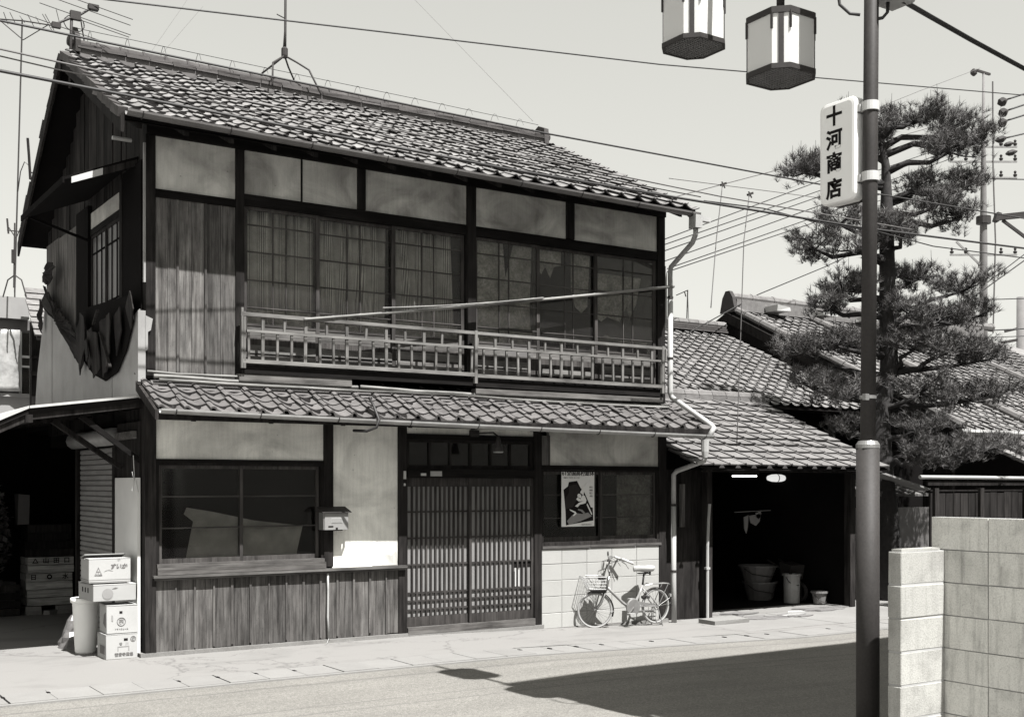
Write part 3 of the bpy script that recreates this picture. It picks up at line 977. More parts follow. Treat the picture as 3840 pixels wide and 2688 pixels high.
# rough verge of tiles on the far slope
pit = math.atan((RZ - 5.14) / 2.48)
for c in range(2):
    for r_ in range(12):
        yy = 5.0 - r_ * .25 * math.cos(pit); zz = 5.14 + r_ * .25 * math.sin(pit)
        put('roof_tile', T_UP[0], roof, (3.53 + c * .265 + R.uniform(-.02, .02), yy, zz + .045), (pit - .03 + R.uniform(-.03, .03), R.uniform(-.05, .05), PI + R.uniform(-.05, .05)), local=True)
part('verge_board', MB().add([(vx(-.66) - .04, -.66, 5.24), (vx(-.66) - .04, -.66, 5.40), (vx(2.49) - .04, 2.5, RZ - .02), (vx(2.49) - .04, 2.5, RZ - .20),
     (vx(-.66) - .002, -.66, 5.24), (vx(-.66) - .002, -.66, 5.40), (vx(2.49) - .002, 2.5, RZ - .02), (vx(2.49) - .002, 2.5, RZ - .20)], [(0, 1, 2, 3), (7, 6, 5, 4), (0, 4, 5, 1), (1, 5, 6, 2), (2, 6, 7, 3), (3, 7, 4, 0)]), 'plank_dark', roof)
part('verge_board', MB().prism([(2.505, RZ - .20), (2.505, RZ - .02), (4.98, 5.12), (4.98, 4.94)], 'X', 3.235, 3.262), 'plank_dark', roof)
for r_ in range(14):                                # verge tiles hanging over the left edge
    yy = -.66 + r_ * .240 * .894; zz = 5.44 + r_ * .240 * .447; xx = vx(yy)
    part('verge_tile', MB().box(xx - .07, xx + .02, yy, yy + .27, zz - .055, zz + .035, .010).xf(Matrix.Translation((0, yy, zz)) @ Matrix.Rotation(.40 + R.uniform(-.03, .03), 4, 'X') @ Matrix.Translation((0, -yy, -zz))), 'ridge', roof)
for i in range(16):
    xx = 3.3 + i * .47
    part('rafter', MB().prism([(-.62, 5.31), (-.62, 5.37), (.0, 5.65), (.0, 5.59)], 'X', xx, xx + .05), 'plank_dark', roof)
part('soffit', MB().prism([(-.64, 5.365), (.1, 5.70), (.1, 5.69), (-.64, 5.355)], 'X', 3.17, 10.6), 'dark', roof)
# ridge: stacked courses and round caps under a wire
rb = part('ridge', MB().box(3.45, 10.33, 2.36, 2.64, 6.94, 7.045, .004), 'mortar', roof)
for k in range(3):
    x = 3.42
    while x < 10.3:
        x2 = min(x + .29, 10.36); ww = .17 - .022 * k
        part('ridge_course', MB().box(x + .003, x2 - .003, 2.5 - ww, 2.5 + ww, 7.046 + k * .034, 7.074 + k * .034, .005), 'ridge', rb) if k < 2 else None
        x += .29
x = 3.42
while x < 10.2:
    part('ridge_cap', MB().tube([(x, 2.5, 7.125), (x + .25, 2.5, 7.122), (x + .255, 2.5, 7.122), (x + .285, 2.5, 7.122)], [.070, .070, .080, .080], 10), 'ridge', rb, smooth=False)
    x += .28
part('ridge_end', MB().prism([(2.34, 7.000), (2.33, 7.140), (2.38, 7.230), (2.44, 7.270), (2.5, 7.340), (2.56, 7.270), (2.62, 7.230), (2.67, 7.140), (2.66, 7.000)], 'X', 3.40, 3.46).lathe((3.40, 2.5, 7.160), [(.0, -.07), (.05, -.06), (.075, -.02), (.075, .0)], 10, 'X', cap=False), 'steel_dark', rb)
part('ridge_end', MB().prism([(2.32, 6.970), (2.34, 7.200), (2.5, 7.270), (2.66, 7.200), (2.68, 6.970)], 'X', 10.25, 10.33), 'ridge', rb)
wg = MB()
wg.tube([(3.45, 2.5, 7.330), (6.0, 2.5, 7.315), (8.2, 2.5, 7.310), (10.25, 2.5, 7.290)], .004, 4)
x = 3.6
while x < 10.2:
    wg.tube([(x, 2.38, 7.200), (x, 2.44, 7.295), (x, 2.5, 7.320), (x, 2.56, 7.285), (x, 2.62, 7.180)], .003, 4); x += .45
wg.tube([(3.42 + .12 * math.cos(t), 2.5, 7.380 + .10 * math.sin(t)) for t in [k * .55 for k in range(13)]], .006, 4)
part('ridge_wire', wg, 'wire', rb)
# --- left side wall of the house (faces -X)
y = .10
while y < 4.66:
    y2 = min(y + R.uniform(.15, .21), 4.66)
    top = 5.62 + (.495 * (y + y2) / 2 if y < 2.5 else .495 * 2.5 - .75 * ((y + y2) / 2 - 2.4))
    ym = (y + y2) / 2
    zb = 5.07 if .86 < ym < 2.32 else 2.45
    xo = 3.575 + R.uniform(-.008, .008)
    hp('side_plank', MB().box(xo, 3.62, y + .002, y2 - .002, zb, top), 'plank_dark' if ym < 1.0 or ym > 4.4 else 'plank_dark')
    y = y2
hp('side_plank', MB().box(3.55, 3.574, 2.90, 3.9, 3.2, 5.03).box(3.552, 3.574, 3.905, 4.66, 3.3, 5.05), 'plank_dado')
hp('side_post', MB().box(3.53, 3.60, .80, .90, 2.6, 5.15), 'plank_dark')
hp('side_post', MB().box(3.53, 3.60, 2.29, 2.88, 2.6, 5.15), 'black')
hp('side_post', MB().box(3.54, 3.60, .09, .80, 2.6, 5.2), 'black')
hp('side_panel', MB().box(3.565, 3.60, .905, 2.285, 4.86, 5.055), 'plaster_up')
hp('side_beam', MB().box(3.555, 3.60, .905, 2.285, 4.78, 4.855), 'beam_y')
hp('corner_strip', MB().box(3.535, 3.556, -.03, .0, 3.9, 5.35), 'tin')
hp('side_pipe', MB().tube([(3.50, .30, 5.44), (3.30, .30, 5.44)], .022, 6), 'pipe')
sw_ = hp('side_window', MB().box(3.565, 3.60, .905, .945, 3.5, 4.78).box(3.565, 3.60, 2.245, 2.285, 3.5, 4.78).box(3.567, 3.60, .945, 2.245, 3.5, 3.56).box(3.567, 3.6, .945, 2.245, 4.74, 4.78).box(3.56, 3.60, 1.56, 1.62, 3.56, 4.74), 'plank_dark')
for (a, b) in ((.945, 1.56), (1.62, 2.245)):
    for v in (a + .20, a + .42): part('muntin', MB().box(3.568, 3.59, v - .008, v + .008, 3.9, 4.74), 'black', sw_)
    for h in (3.90, 4.55): part('muntin', MB().box(3.570, 3.588, a, b, h - .01, h + .01), 'black', sw_)
    yy = [a, a + .20, a + .42, b]; zz = [3.56, 3.9, 4.55, 4.74]
    for i in range(3):
        for k in range(3):
            part('pane', MB().box(3.578, 3.581, yy[i], yy[i + 1], zz[k], zz[k + 1]), 'dim_pane', sw_)
hp('board_or_light_patch', MB().box(3.60, 3.605, 1.0, 2.2, 3.58, 4.7), 'card_in')
# hood over the side window
hd = hp('window_hood', MB().prism([(3.57, 5.25), (3.57, 5.285), (2.82, 4.965), (2.82, 4.935)], 'Y', .30, 2.45), 'black')
part('hood_fascia', MB().prism([(2.885, 4.905), (2.885, 4.968), (3.20, 5.105), (3.20, 5.035)], 'Y', .283, .298), 'white', hd)
part('hood_fascia', MB().prism([(3.205, 5.035), (3.205, 5.107), (3.56, 5.25), (3.56, 5.18)], 'Y', .285, .298), 'plank_dark', hd)
part('hood_fascia', MB().box(2.80, 2.818, .30, 2.45, 4.90, 4.965), 'black', hd)
for yy in (2.3,): part('hood_bracket', MB().bar((2.88, yy, 4.93), (3.57, yy, 4.72), .03), 'black', hd)
# bleached tin sheets over the lower half of the side wall, edge torn into a slope
hp('tin_sheet', MB().prism([(5.15, 2.69), (4.95, 3.35), (4.37, 4.38), (4.05, 4.17), (4.05, 2.69)], 'X', 3.49, 3.50), 'tin')
hp('tin_sheet', MB().prism([(4.045, 2.69), (4.045, 4.165), (3.12, 3.70), (2.35, 3.35), (2.35, 2.69)], 'X', 3.496, 3.506), 'tin')
hp('tin_sheet', MB().prism([(2.345, 2.69), (2.345, 3.34), (1.82, 3.14), (1.30, 3.02), (1.05, 3.05), (1.05, 2.69)], 'X', 3.49, 3.50), 'tin')
hp('tin_sheet', MB().prism([(1.045, 2.69), (1.045, 3.05), (.62, 3.18), (.40, 3.30), (.18, 3.58), (.0, 3.62), (-.03, 2.69)], 'X', 3.496, 3.508), 'tin')
hp('tin_sheet', MB().box(3.47, 3.548, -.052, -.046, 2.86, 3.60).prism([(3.545, 3.18), (3.545, 3.55), (3.62, 3.52), (3.60, 3.40), (3.57, 3.38), (3.57, 3.2)], 'Y', -.060, -.055), 'tin')
# torn tar paper and boards hanging from the wall
def torn(poly, x, mat='torn', amp=.025, seed=0):
    rr = random.Random(seed); out = []
    for i, p in enumerate(poly):                        # ragged edge
        q = poly[(i + 1) % len(poly)]; L = math.hypot(q[0] - p[0], q[1] - p[1]); n = max(2, int(L / .07))
        for k in range(n):
            t = k / n; j = .022 if k else .0
            out.append((p[0] + (q[0] - p[0]) * t + rr.uniform(-j, j), p[1] + (q[1] - p[1]) * t + rr.uniform(-j, j)))
    n = len(out); c = (sum(p[0] for p in out) / n, sum(p[1] for p in out) / n)
    rings = [1.0, .66, .33]; vs = []; fs = []
    for f in rings:
        for (a, b) in out:
            vs.append((x + rr.uniform(-amp, amp) - .05 * (1 - f), c[0] + (a - c[0]) * f, c[1] + (b - c[1]) * f))
    vs.append((x - .06, c[0], c[1]))
    for r_ in range(2):
        for i in range(n): fs.append((r_ * n + i, r_ * n + (i + 1) % n, (r_ + 1) * n + (i + 1) % n, (r_ + 1) * n + i))
    for i in range(n): fs.append((2 * n + i, 2 * n + (i + 1) % n, 3 * n))
    o = hp('torn_sheet', MB().add(vs, fs), mat)
    so_ = o.modifiers.new('sheet', 'SOLIDIFY'); so_.thickness = .008
torn([(4.35, 4.52), (3.95, 4.72), (3.55, 4.60), (3.9, 4.40)], 3.42, seed=1)
torn([(4.40, 4.20), (4.30, 4.46), (3.85, 4.22), (3.2, 3.92), (2.55, 3.64), (2.15, 3.40), (2.30, 3.24), (3.1, 3.64), (3.8, 4.0)], 3.45, amp=.03, seed=2)
hp('torn_backing', MB().prism([(2.55, 3.62), (2.2, 3.9), (.3, 3.8), (.12, 3.52), (.40, 3.22), (.75, 3.02), (1.25, 2.96), (1.8, 3.08), (2.3, 3.3)], 'X', 3.470, 3.480), 'black')
shards = [([(2.42, 3.66), (2.20, 3.78), (2.06, 3.30), (2.26, 3.10)], 3.42), ([(2.18, 3.84), (1.86, 3.74), (1.74, 3.38), (2.04, 3.14)], 3.38), ([(1.90, 3.52), (1.58, 3.60), (1.50, 3.30), (1.72, 3.12)], 3.40),
          ([(1.56, 3.56), (1.24, 3.50), (1.18, 3.10), (1.42, 3.00)], 3.37), ([(1.24, 3.62), (.98, 3.64), (.94, 3.10), (1.14, 2.98)], 3.41), ([(.97, 3.66), (.72, 3.66), (.64, 3.22), (.88, 3.06)], 3.38),
          ([(.70, 3.62), (.50, 3.70), (.42, 3.44), (.58, 3.18)], 3.42), ([(.40, 3.68), (.12, 3.82), (.02, 3.62), (.24, 3.40)], 3.45), ([(1.72, 3.44), (1.48, 3.46), (1.40, 3.24), (1.60, 3.20)], 3.33)]
for k, (q, x_) in enumerate(shards):
    mb = MB(); tl_, tb_ = R.uniform(-.12, .12), R.uniform(-.10, .04)
    ps = []
    for i, p in enumerate(q):
        e = q[(i + 1) % 4]
        for t in (0, .35, .7):
            j = 0 if t == 0 else .018
            ps.append((p[0] + (e[0] - p[0]) * t + R.uniform(-j, j), p[1] + (e[1] - p[1]) * t + R.uniform(-j, j)))
    mb.prism(ps, 'X', x_, x_ + .012)
    c0, c1 = sum(p[0] for p in q) / 4, sum(p[1] for p in q) / 4
    mb.v = [(v[0] + tl_ * (v[1] - c0) + tb_ * (v[2] - c1), v[1], v[2]) for v in mb.v]
    hp('torn_board', mb, 'torn' if k in (0, 2, 4, 6) else 'plank_dark')
torn([(4.52, 4.10), (4.44, 4.30), (4.36, 4.26), (4.36, 3.9), (4.48, 3.84)], 3.44, seed=7)
for (a, b) in (((3.4, 1.5, 3.62), (3.3, .9, 3.7)), ((3.4, 1.2, 3.5), (3.33, .5, 3.05))):
    hp('splintered_lath', MB().bar(a, b, .03, .02), 'plank_dark')
# ground-floor side: white board, shutter
hp('side_board', MB().box(3.50, 3.53, .075, .955, .02, 1.868), 'wallpale')
hp('side_board', MB().box(3.525, 3.56, .08, .955, 1.875, 2.46), 'plank_dark')
hp('side_board', MB().box(3.48, 3.52, .18, .9, 2.28, 2.36), 'board_x')
hp('shutter_jamb', MB().box(3.50, 3.58, .97, 1.08, 0, 2.3), 'plank_dark')
hp('shutter_jamb', MB().box(3.50, 3.58, 2.70, 2.80, 0, 2.3), 'plank_dark')
sht = hp('roller_shutter', MB().box(3.565, 3.575, 1.08, 2.70, .05, 2.22), 'dark')
z = 2.215
while z > .05:
    part('shutter_slat', MB().prism([(3.548, z), (3.535, z - .012), (3.535, z - .048), (3.548, z - .058), (3.566, z - .058), (3.566, z)], 'Y', 1.09, 2.69), 'tin', sht)
    z -= .0615
part('shutter_box', MB().tube([(3.50, .98, 2.33), (3.50, 2.85, 2.33)], .10, 10), 'gutter', sht, smooth=True)

# ================================================================== LEAN-TO AWNING on the left
aw = thing('lean_to_awning', 'sagging sheet metal awning on wooden braces over the shutter at the house side', 'awning', (2.6, 2, 0))
def ap_(name, mb, mat, **k): return part(name, mb, mat, aw, **k)
ap_('roof_sheet', MB().prism([(3.57, 2.71), (3.57, 2.735), (2.42, 2.575), (2.42, 2.55)], 'Y', -.03, 6.1), 'tin_bright')
ap_('roof_sheet', MB().prism([(2.415, 2.55), (2.415, 2.575), (2.10, 2.44), (1.2, 2.0), (1.2, 1.975)], 'Y', -.02, 6.1), 'tin_bright')
ap_('roof_boarding', MB().prism([(3.57, 2.66), (3.57, 2.705), (2.42, 2.545), (2.42, 2.50)], 'Y', .0, 6.1).prism([(2.412, 2.50), (2.412, 2.545), (1.22, 1.97), (1.22, 1.92)], 'Y', .0, 6.1), 'dark')
for yy in (.02, 1.5, 3.0, 4.5):
    ap_('rafter', MB().bar((3.56, yy + .03, 2.64), (2.42, yy + .03, 2.47), .05, .07).bar((2.42, yy + .03, 2.47), (1.25, yy + .03, 1.9), .05, .07), 'plank_dark')
ap_('brace', MB().bar((2.93, .12, 2.50), (3.57, .12, 2.02), .05, .05), 'beam')
ap_('brace', MB().bar((2.74, .5, 2.46), (3.50, .7, 1.98), .05, .05), 'plank_dark')
ap_('eaves_beam', MB().box(2.38, 2.45, -.01, 6.0, 2.41, 2.49), 'plank_dark')
ap_('awning_post', MB().box(2.33, 2.42, 4.0, 4.1, 0, 2.45), 'plank_dark')
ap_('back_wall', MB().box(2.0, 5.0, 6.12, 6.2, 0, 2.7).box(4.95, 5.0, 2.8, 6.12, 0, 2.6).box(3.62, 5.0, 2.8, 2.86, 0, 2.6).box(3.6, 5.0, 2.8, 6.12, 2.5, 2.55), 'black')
ap_('back_wall', MB().box(1.98, 2.04, 4.6, 6.12, 0, 2.3), 'plank_dark')
# paper streamer tied below the brace
st_ = MB()
for (a, b, c, d) in ((3.43, 1.93, .02, -.10), (3.45, 1.85, -.02, -.12), (3.47, 1.84, .02, -.12)):
    st_.bar((a, .02, b), (a + c, .01, b + d), .022, .004)
st_.tube([(3.45, .05, 2.1), (3.455, .02, 1.85)], .004, 4)
solo('paper_streamer', st_, 'white', 'small white paper streamer hanging from a string by the left corner post', 'streamer')

# ================================================================== THINGS AT THE LEFT CORNER
def carton(label, x0, x1, y0, y1, z0, z1, rz=0.0, group='cardboard boxes stacked at the house corner', open_=False):
    cx, cy = (x0 + x1) / 2, (y0 + y1) / 2
    t = thing('cardboard_box', label, 'box', (cx, cy, z0), rz, group)
    w, d, h = (x1 - x0) / 2, (y1 - y0) / 2, z1 - z0
    part('body', MB().box(-w, w, -d, d, 0, h - .006, .002), 'card', t, local=True, bevel=.004)
    fl = MB()
    fl.box(-w - .002, w + .002, -d - .002, -.004, h - .005, h + .001, .001)
    part('flap', fl, 'card', t, local=True)
    fb = MB().box(-w - .002, w + .002, .004, d + .002, 0, .006, .001)
    a = .22 if open_ else .03
    fb.xf(Matrix.Translation((0, d, h - .006)) @ Matrix.Rotation(-a, 4, 'X') @ Matrix.Translation((0, -d, 0)))
    part('flap', fb, 'card', t, local=True)
    return t, w, d, h
b1, w, d, h = carton('lowest white cardboard box in the stack, standing on the pavement', 3.155, 3.478, .0, .32, .0, .256, .02)
part('hand_hole', MB().box(.02, .06, -d - .003, -d + .004, h - .07, h - .045), 'ink', b1, local=True)
text('lettering', '観音寺農協', .038, (.02, -d - .0035, .045), FRONT, 'ink_grey', b1, local=True, bold=.001)
text('lettering', '香　川', .032, (.02, -d - .0035, .155), FRONT, 'ink_mid', b1, local=True)
def ring(t, cx, cz, r, y, mat):
    part('printed_ring', MB().tube([(cx + r * math.cos(k * PI / 10), y, cz + r * math.sin(k * PI / 10)) for k in range(21)], .003, 4), mat, t, local=True)
ring(b1, .115, h - .055, .026, -d - .003, 'ink_grey'); ring(b1, .115, h - .055, .012, -d - .003, 'ink_grey')
part('printed_panel', MB().box(-.045, -.035, -d - .004, -d - .002, .085, .13).box(.065, .075, -d - .004, -d - .002, .085, .13).box(-.045, .075, -d - .0038, -d - .002, .124, .131), 'ink_mid', b1, local=True)
part('printed_side', MB().box(-w - .0035, -w + .002, -.13, .05, .05, .14, .006), 'ink_grey', b1, local=True)
b2, w, d, h = carton('white cardboard box printed with a ringed character, second from the bottom', 3.175, 3.492, .02, .33, .262, .553, -.02)
part('hand_hole', MB().box(-.03, .0, -d - .003, -d + .004, h - .085, h - .062), 'ink', b2, local=True)
ring(b2, -.012, .12, .042, -d - .003, 'ink_grey')
text('lettering', '宗', .055, (-.012, -d - .0035, .12), FRONT, 'ink_mid', b2, local=True)
text('lettering', 'トマトジュース', .020, (-.01, -d - .0035, .045), FRONT, 'ink_mid', b2, local=True)
part('printed_mark', MB().box(-.11, -.095, -d - .0035, -d, .13, .19, .002), 'ink_mid', b2, local=True)
part('printed_side', MB().prism([(-.12, .06), (-.02, .10), (-.05, .19), (-.12, .22)], 'X', -w - .0035, -w + .002), 'ink_grey', b2, local=True)
b3, w, d, h = carton('shallow fruit box with a printed round fruit, lying across the bin', 3.035, 3.470, .04, .60, .597, .770, .03)
part('printed_fruit', MB().lathe((-.075, -d - .0025, .075), [(.056, -.001), (.056, .001)], 20, 'Y'), 'ink_mid', b3, local=True)
part('printed_leaf', MB().prism([(-.03, .125), (0, .14), (.03, .135), (.01, .125)], 'Y', -d - .0035, -d), 'ink_grey', b3, local=True)
for k in range(3):
    part('hand_hole', MB().box(-w - .003, -w + .004, -.10 + k * .10, -.07 + k * .10, .08, .13), 'ink', b3, local=True)
b4, w, d, h = carton('topmost cardboard box with half-open flaps and a triangle logo', 3.008, 3.425, .06, .42, .785, 1.035, -.015, open_=True)
part('printed_logo', MB().prism([(-.155, .075), (-.115, .165), (-.075, .075)], 'Y', -d - .0035, -d + .001), 'ink_grey', b4, local=True)
part('printed_logo', MB().prism([(-.128, .12), (-.115, .145), (-.102, .12)], 'Y', -d - .0045, -d), 'card', b4, local=True)
text('lettering', '共販', .032, (-.115, -d - .005, .092), FRONT, 'card', b4, local=True, bold=.001)
text('lettering', 'すいか', .058, (.085, -d - .0035, .165), FRONT, 'ink_grey', b4, local=True, bold=.002, shear=.3)
part('printed_swoosh', MB().prism([(-.06, .115), (-.02, .128), (.03, .12), (.0, .138), (-.04, .13)], 'Y', -d - .0035, -d + .001), 'ink_mid', b4, local=True)
text('lettering', '小', .03, (.09, -d - .0035, .235), FRONT, 'ink_grey', b4, local=True)
part('packing_strap', MB().box(-w - .003, w + .003, -d - .003, d + .003, .030, .034).box(-w - .003, w + .003, -d - .003, d + .003, .012, .015), 'ink_grey', b4, local=True)

bn = thing('plastic_bin', 'pale round plastic bin under the overhanging fruit box', 'bin', (3.115, .66, 0))
part('bucket', MB().lathe((0, 0, 0), [(.100, 0), (.108, .02), (.135, .53), (.135, .54), (.125, .54), (.10, .03)], 24), 'plastic_white', bn, local=True, smooth=True)
part('rim', MB().lathe((0, 0, .535), [(.138, 0), (.155, .01), (.155, .05), (.148, .056), (.132, .056)], 24), 'plastic_white', bn, local=True, smooth=True)
bagm = MB(); vs = []; fs = []
for i in range(7):
    for k in range(12):
        t = 2 * PI * k / 12; hh = i / 6
        r_ = (.15 * (1 - hh) ** .7) + .015
        vs.append((3.10 + r_ * math.cos(t) * R.uniform(.8, 1.15), 1.18 + r_ * math.sin(t) * R.uniform(.8, 1.15), hh * .36))
for i in range(6):
    for k in range(12):
        fs.append((i * 12 + k, i * 12 + (k + 1) % 12, (i + 1) * 12 + (k + 1) % 12, (i + 1) * 12 + k))
bagm.add(vs, fs + [tuple(range(12))[::-1], tuple(60 + 12 + k for k in range(12))])
solo('rubbish_bag', bagm, 'bag', 'crumpled polythene bag on the ground behind the plastic bin', 'bag', smooth=False)

# wooden crates in the dark recess, on bricks
def crate(label, x0, x1, y0, y1, z0, nsl, words=None, sl=.112, tone='crate'):
    t = thing('wooden_crate', label, 'crate', ((x0 + x1) / 2, (y0 + y1) / 2, z0), R.uniform(-.03, .03), 'wooden crates stacked in the recess')
    w, d = (x1 - x0) / 2, (y1 - y0) / 2
    for k in range(nsl):
        za, zb = k * sl + .004, (k + 1) * sl - .004
        part('slat', MB().box(-w, w, -d, -d + .014, za, zb, .002), tone, t, local=True)
        part('slat', MB().box(-w, w, d - .014, d, za, zb, .002), tone, t, local=True)
        part('slat', MB().box(-w + .0005, -w + .0135, -d + .0145, d - .0145, za, zb, .001), tone, t, local=True)
        part('slat', MB().box(w - .0135, w - .0005, -d + .0145, d - .0145, za, zb, .001), tone, t, local=True)
    part('base_board', MB().box(-w + .015, w - .015, -d + .015, d - .015, .005, .015), tone, t, local=True)
    if words:
        for i, ch in enumerate(words.split()):
            n_ = len(words.split())
            text('lettering', ch, .085, (-.21 + .42 * i / (n_ - 1), -d - .003, (nsl - .5) * sl), FRONT, 'ink', t, local=True, bold=.002)
    return t
crate('wooden crate with a dark boarded front, lowest of its stack', 3.35, 3.95, 4.9, 5.35, .115, 2)
crate('wooden crate lettered with a double circle, second from the floor', 3.34, 3.95, 4.9, 5.35, .34, 2, '日 ◎ 水')
crate('wooden crate lettered with a mountain and field mark, above the double circle crate', 3.35, 3.96, 4.9, 5.35, .565, 2, '△ 山 田 口')
crate('shadowed wooden crate resting on the lettered crates', 3.33, 3.97, 4.92, 5.38, .79, 2, None, tone='plank_dark')
crate('topmost dark wooden crate in the recess', 3.36, 3.94, 4.92, 5.38, 1.015, 2, None, tone='plank_dark')
br = [(3.40, 4.86, .0), (3.40, 4.87, .058), (3.80, 4.85, .0), (3.80, 4.86, .058), (3.62, 4.80, .0)]
for i, (x_, y_, z_) in enumerate(br):
    lab = ['lower brick under the left end of the crate stack', 'upper brick under the left end of the crate stack',
           'lower brick under the right end of the crate stack', 'upper brick under the right end of the crate stack', 'loose brick between the two brick supports'][i]
    o = solo('brick', MB().box(-.10, .10, -.05, .05, 0, .056, .003), 'plinth', lab, 'brick', 'bricks under the crates')
    o.location = (x_ + .02, y_, z_); o.rotation_euler = (0, 0, R.uniform(-.1, .1) if i < 4 else .7)
pal = MB()
pal.bar((2.55, 4.6, .0), (2.72, 4.9, 1.5), .07, .05)
solo('leaning_board', pal, 'plank_dark', 'dark board leaning against the shed at the far left', 'board')
solo('tall_carton', MB().box(3.24, 3.39, 4.95, 5.2, 1.245, 1.66, .01), 'card_in', 'pale carton standing upright on top of the crate stack in the recess', 'carton')
ck = thing('junk_crate', 'small battered crate heaped with scrap left of the crate stack', 'crate', (3.05, 5.0, 0))
for k in range(4):
    part('slat', MB().box(2.84, 3.24, 4.80, 4.815, k * .11 + .01, k * .11 + .10, .006), 'plank_dark', ck)
part('scrap', MB().box(2.88, 3.2, 4.83, 5.1, .1, .46, .03).bar((2.8, 4.78, .1), (3.0, 4.77, .5), .03), 'bark', ck)

# shrub at the far left edge
def shrub(name, label, c, rx, ry, rz_, n, leaf, mat, seed):
    rr = random.Random(seed)
    t = thing(name, label, 'shrub', (c[0], c[1], 0))
    sm = MB()
    for k in range(7):
        e = (c[0] + rr.uniform(-rx, rx) * .7, c[1] + rr.uniform(-ry, ry) * .7, c[2] + rr.uniform(-.3, .8) * rz_)
        sm.tube([(c[0] + rr.uniform(-.1, .1), c[1], 0), ((c[0] + e[0]) / 2 + .05, (c[1] + e[1]) / 2, e[2] * .6), e], [.02, .013, .006], 5)
    part('stem', sm, 'bark', t)
    lm = MB()
    for k in range(n):
        u = Vector((rr.gauss(0, 1), rr.gauss(0, 1), rr.gauss(0, 1))).normalized() * (rr.random() ** .33)
        p = Vector((c[0] + u.x * rx, c[1] + u.y * ry, c[2] + u.z * rz_))
        d = Vector((rr.uniform(-1, 1), rr.uniform(-1, 1), rr.uniform(-.6, .8))).normalized()
        s_ = d.cross(Vector((rr.uniform(-1, 1), rr.uniform(-1, 1), 1))).normalized()
        L = leaf * rr.uniform(.6, 1.3)
        lm.add([p, p + d * L * .5 + s_ * L * .3, p + d * L, p + d * L * .5 - s_ * L * .3], [(0, 1, 2, 3)])
    part('foliage', lm, mat, t)
shrub('garden_shrub', 'leafy shrub at the left edge beside the shed', (2.78, 4.9, 1.15), .34, .4, .75, 1300, .09, 'leaf', 3)
# ================================================================== THINGS ON THE FACADE
mbx = thing('mailbox', 'small square wall mailbox with a pitched lid on the dark post', 'mailbox', (5.63, -.1, 1.28))
part('body', MB().box(5.495, 5.800, -.17, -.037, 1.285, 1.49), 'steel', mbx, bevel=.004)
part('front_plate', MB().box(5.508, 5.795, -.178, -.171, 1.288, 1.475), 'cream', mbx)
part('lid', MB().prism([(-.205, 1.478), (-.205, 1.486), (-.03, 1.545), (-.03, 1.49)], 'X', 5.465, 5.825), 'steel_dark', mbx)
part('label_frame', MB().box(5.585, 5.725, -.181, -.1785, 1.360, 1.420), 'offwhite', mbx)
part('name_card', MB().box(5.592, 5.718, -.1835, -.1815, 1.367, 1.413), 'cream', mbx)
part('lock', MB().box(5.55, 5.61, -.182, -.1785, 1.318, 1.332).box(5.64, 5.665, -.183, -.1785, 1.288, 1.312), 'ink', mbx)
part('mounting_board', MB().box(5.50, 5.79, -.0365, -.003, 1.27, 1.29), 'post', mbx)

# event poster with an athlete on a dark ground
po = thing('poster', 'sports meet poster with a crouching athlete taped on the dark window', 'poster', (9.16, .01, 1.25))
PY = .006
part('sheet', MB().box(8.900, 9.430, PY, PY + .003, 1.250, 1.992), 'poster', po)
def pp(u, v): return (8.900 + (u - 250) / 685 * .53, 1.990 - (v - 220) / 1185 * .738)
def art(name, pts, mat, k):
    part(name, MB().prism([pp(*p) for p in pts], 'Y', PY - .0012 * k - .0006, PY - .0012 * (k - 1) - .0004), mat, po)
art('printed_ground', [(290, 640), (380, 570), (400, 480), (570, 455), (640, 600), (720, 690), (860, 1010), (900, 1020), (915, 1290), (540, 1345), (340, 1380), (330, 1080)], 'ink', 1)
art('printed_shade', [(400, 560), (560, 520), (630, 640), (560, 860), (480, 1000), (330, 1050), (320, 830), (400, 700)], 'poster_shade', 2)
art('printed_wave', [(360, 1290), (470, 1170), (560, 1130), (680, 1150), (800, 1120), (880, 1200), (640, 1300), (400, 1370)], 'ink_mid', 2)
art('athlete_arm', [(850, 430), (790, 560), (715, 680), (700, 760), (630, 700), (700, 580), (820, 440)], 'poster', 3)
art('athlete_head', [(575, 760), (590, 725), (630, 725), (660, 770), (655, 820), (610, 810), (580, 790)], 'poster', 3)
art('athlete_body', [(550, 840), (580, 800), (640, 840), (690, 750), (730, 770), (765, 860), (750, 920), (690, 940), (630, 950), (580, 1005), (525, 985), (610, 910), (700, 880), (600, 885)], 'poster', 3)
art('athlete_leg', [(415, 1045), (540, 1100), (560, 1140), (500, 1190), (480, 1180), (520, 1130), (420, 1070)], 'poster', 3)
art('athlete_leg', [(590, 1040), (680, 1060), (740, 1130), (700, 1140), (650, 1090), (590, 1070)], 'ink_mid', 3)
art('printed_strip', [(780, 930), (800, 960), (890, 1160), (870, 1170), (770, 960)], 'poster', 3)
text('lettering', '61全国高校総体', .0745, (9.166, PY - .0022, 1.938), FRONT, 'ink', po, bold=.0009, sx=1.0)
text('lettering', '昭和六十一年八月一日～二十日', .018, (9.06, PY - .0022, 1.882), FRONT, 'ink_grey', po)
text('lettering', '炬火\n体操\n陸上\n水泳', .026, (9.375, PY - .0022, 1.70), FRONT, 'ink_mid', po, space=1.5)
text('lettering', '全国高等学校総合体育大会', .014, (9.30, PY - .0022, 1.272), FRONT, 'ink_mid', po)
solo('tape_piece', MB().box(8.80, 8.80 + .01, .0, .001, 1.97, 1.99), 'ink_mid', 'tiny strip of old tape on the window beside the poster', 'tape')

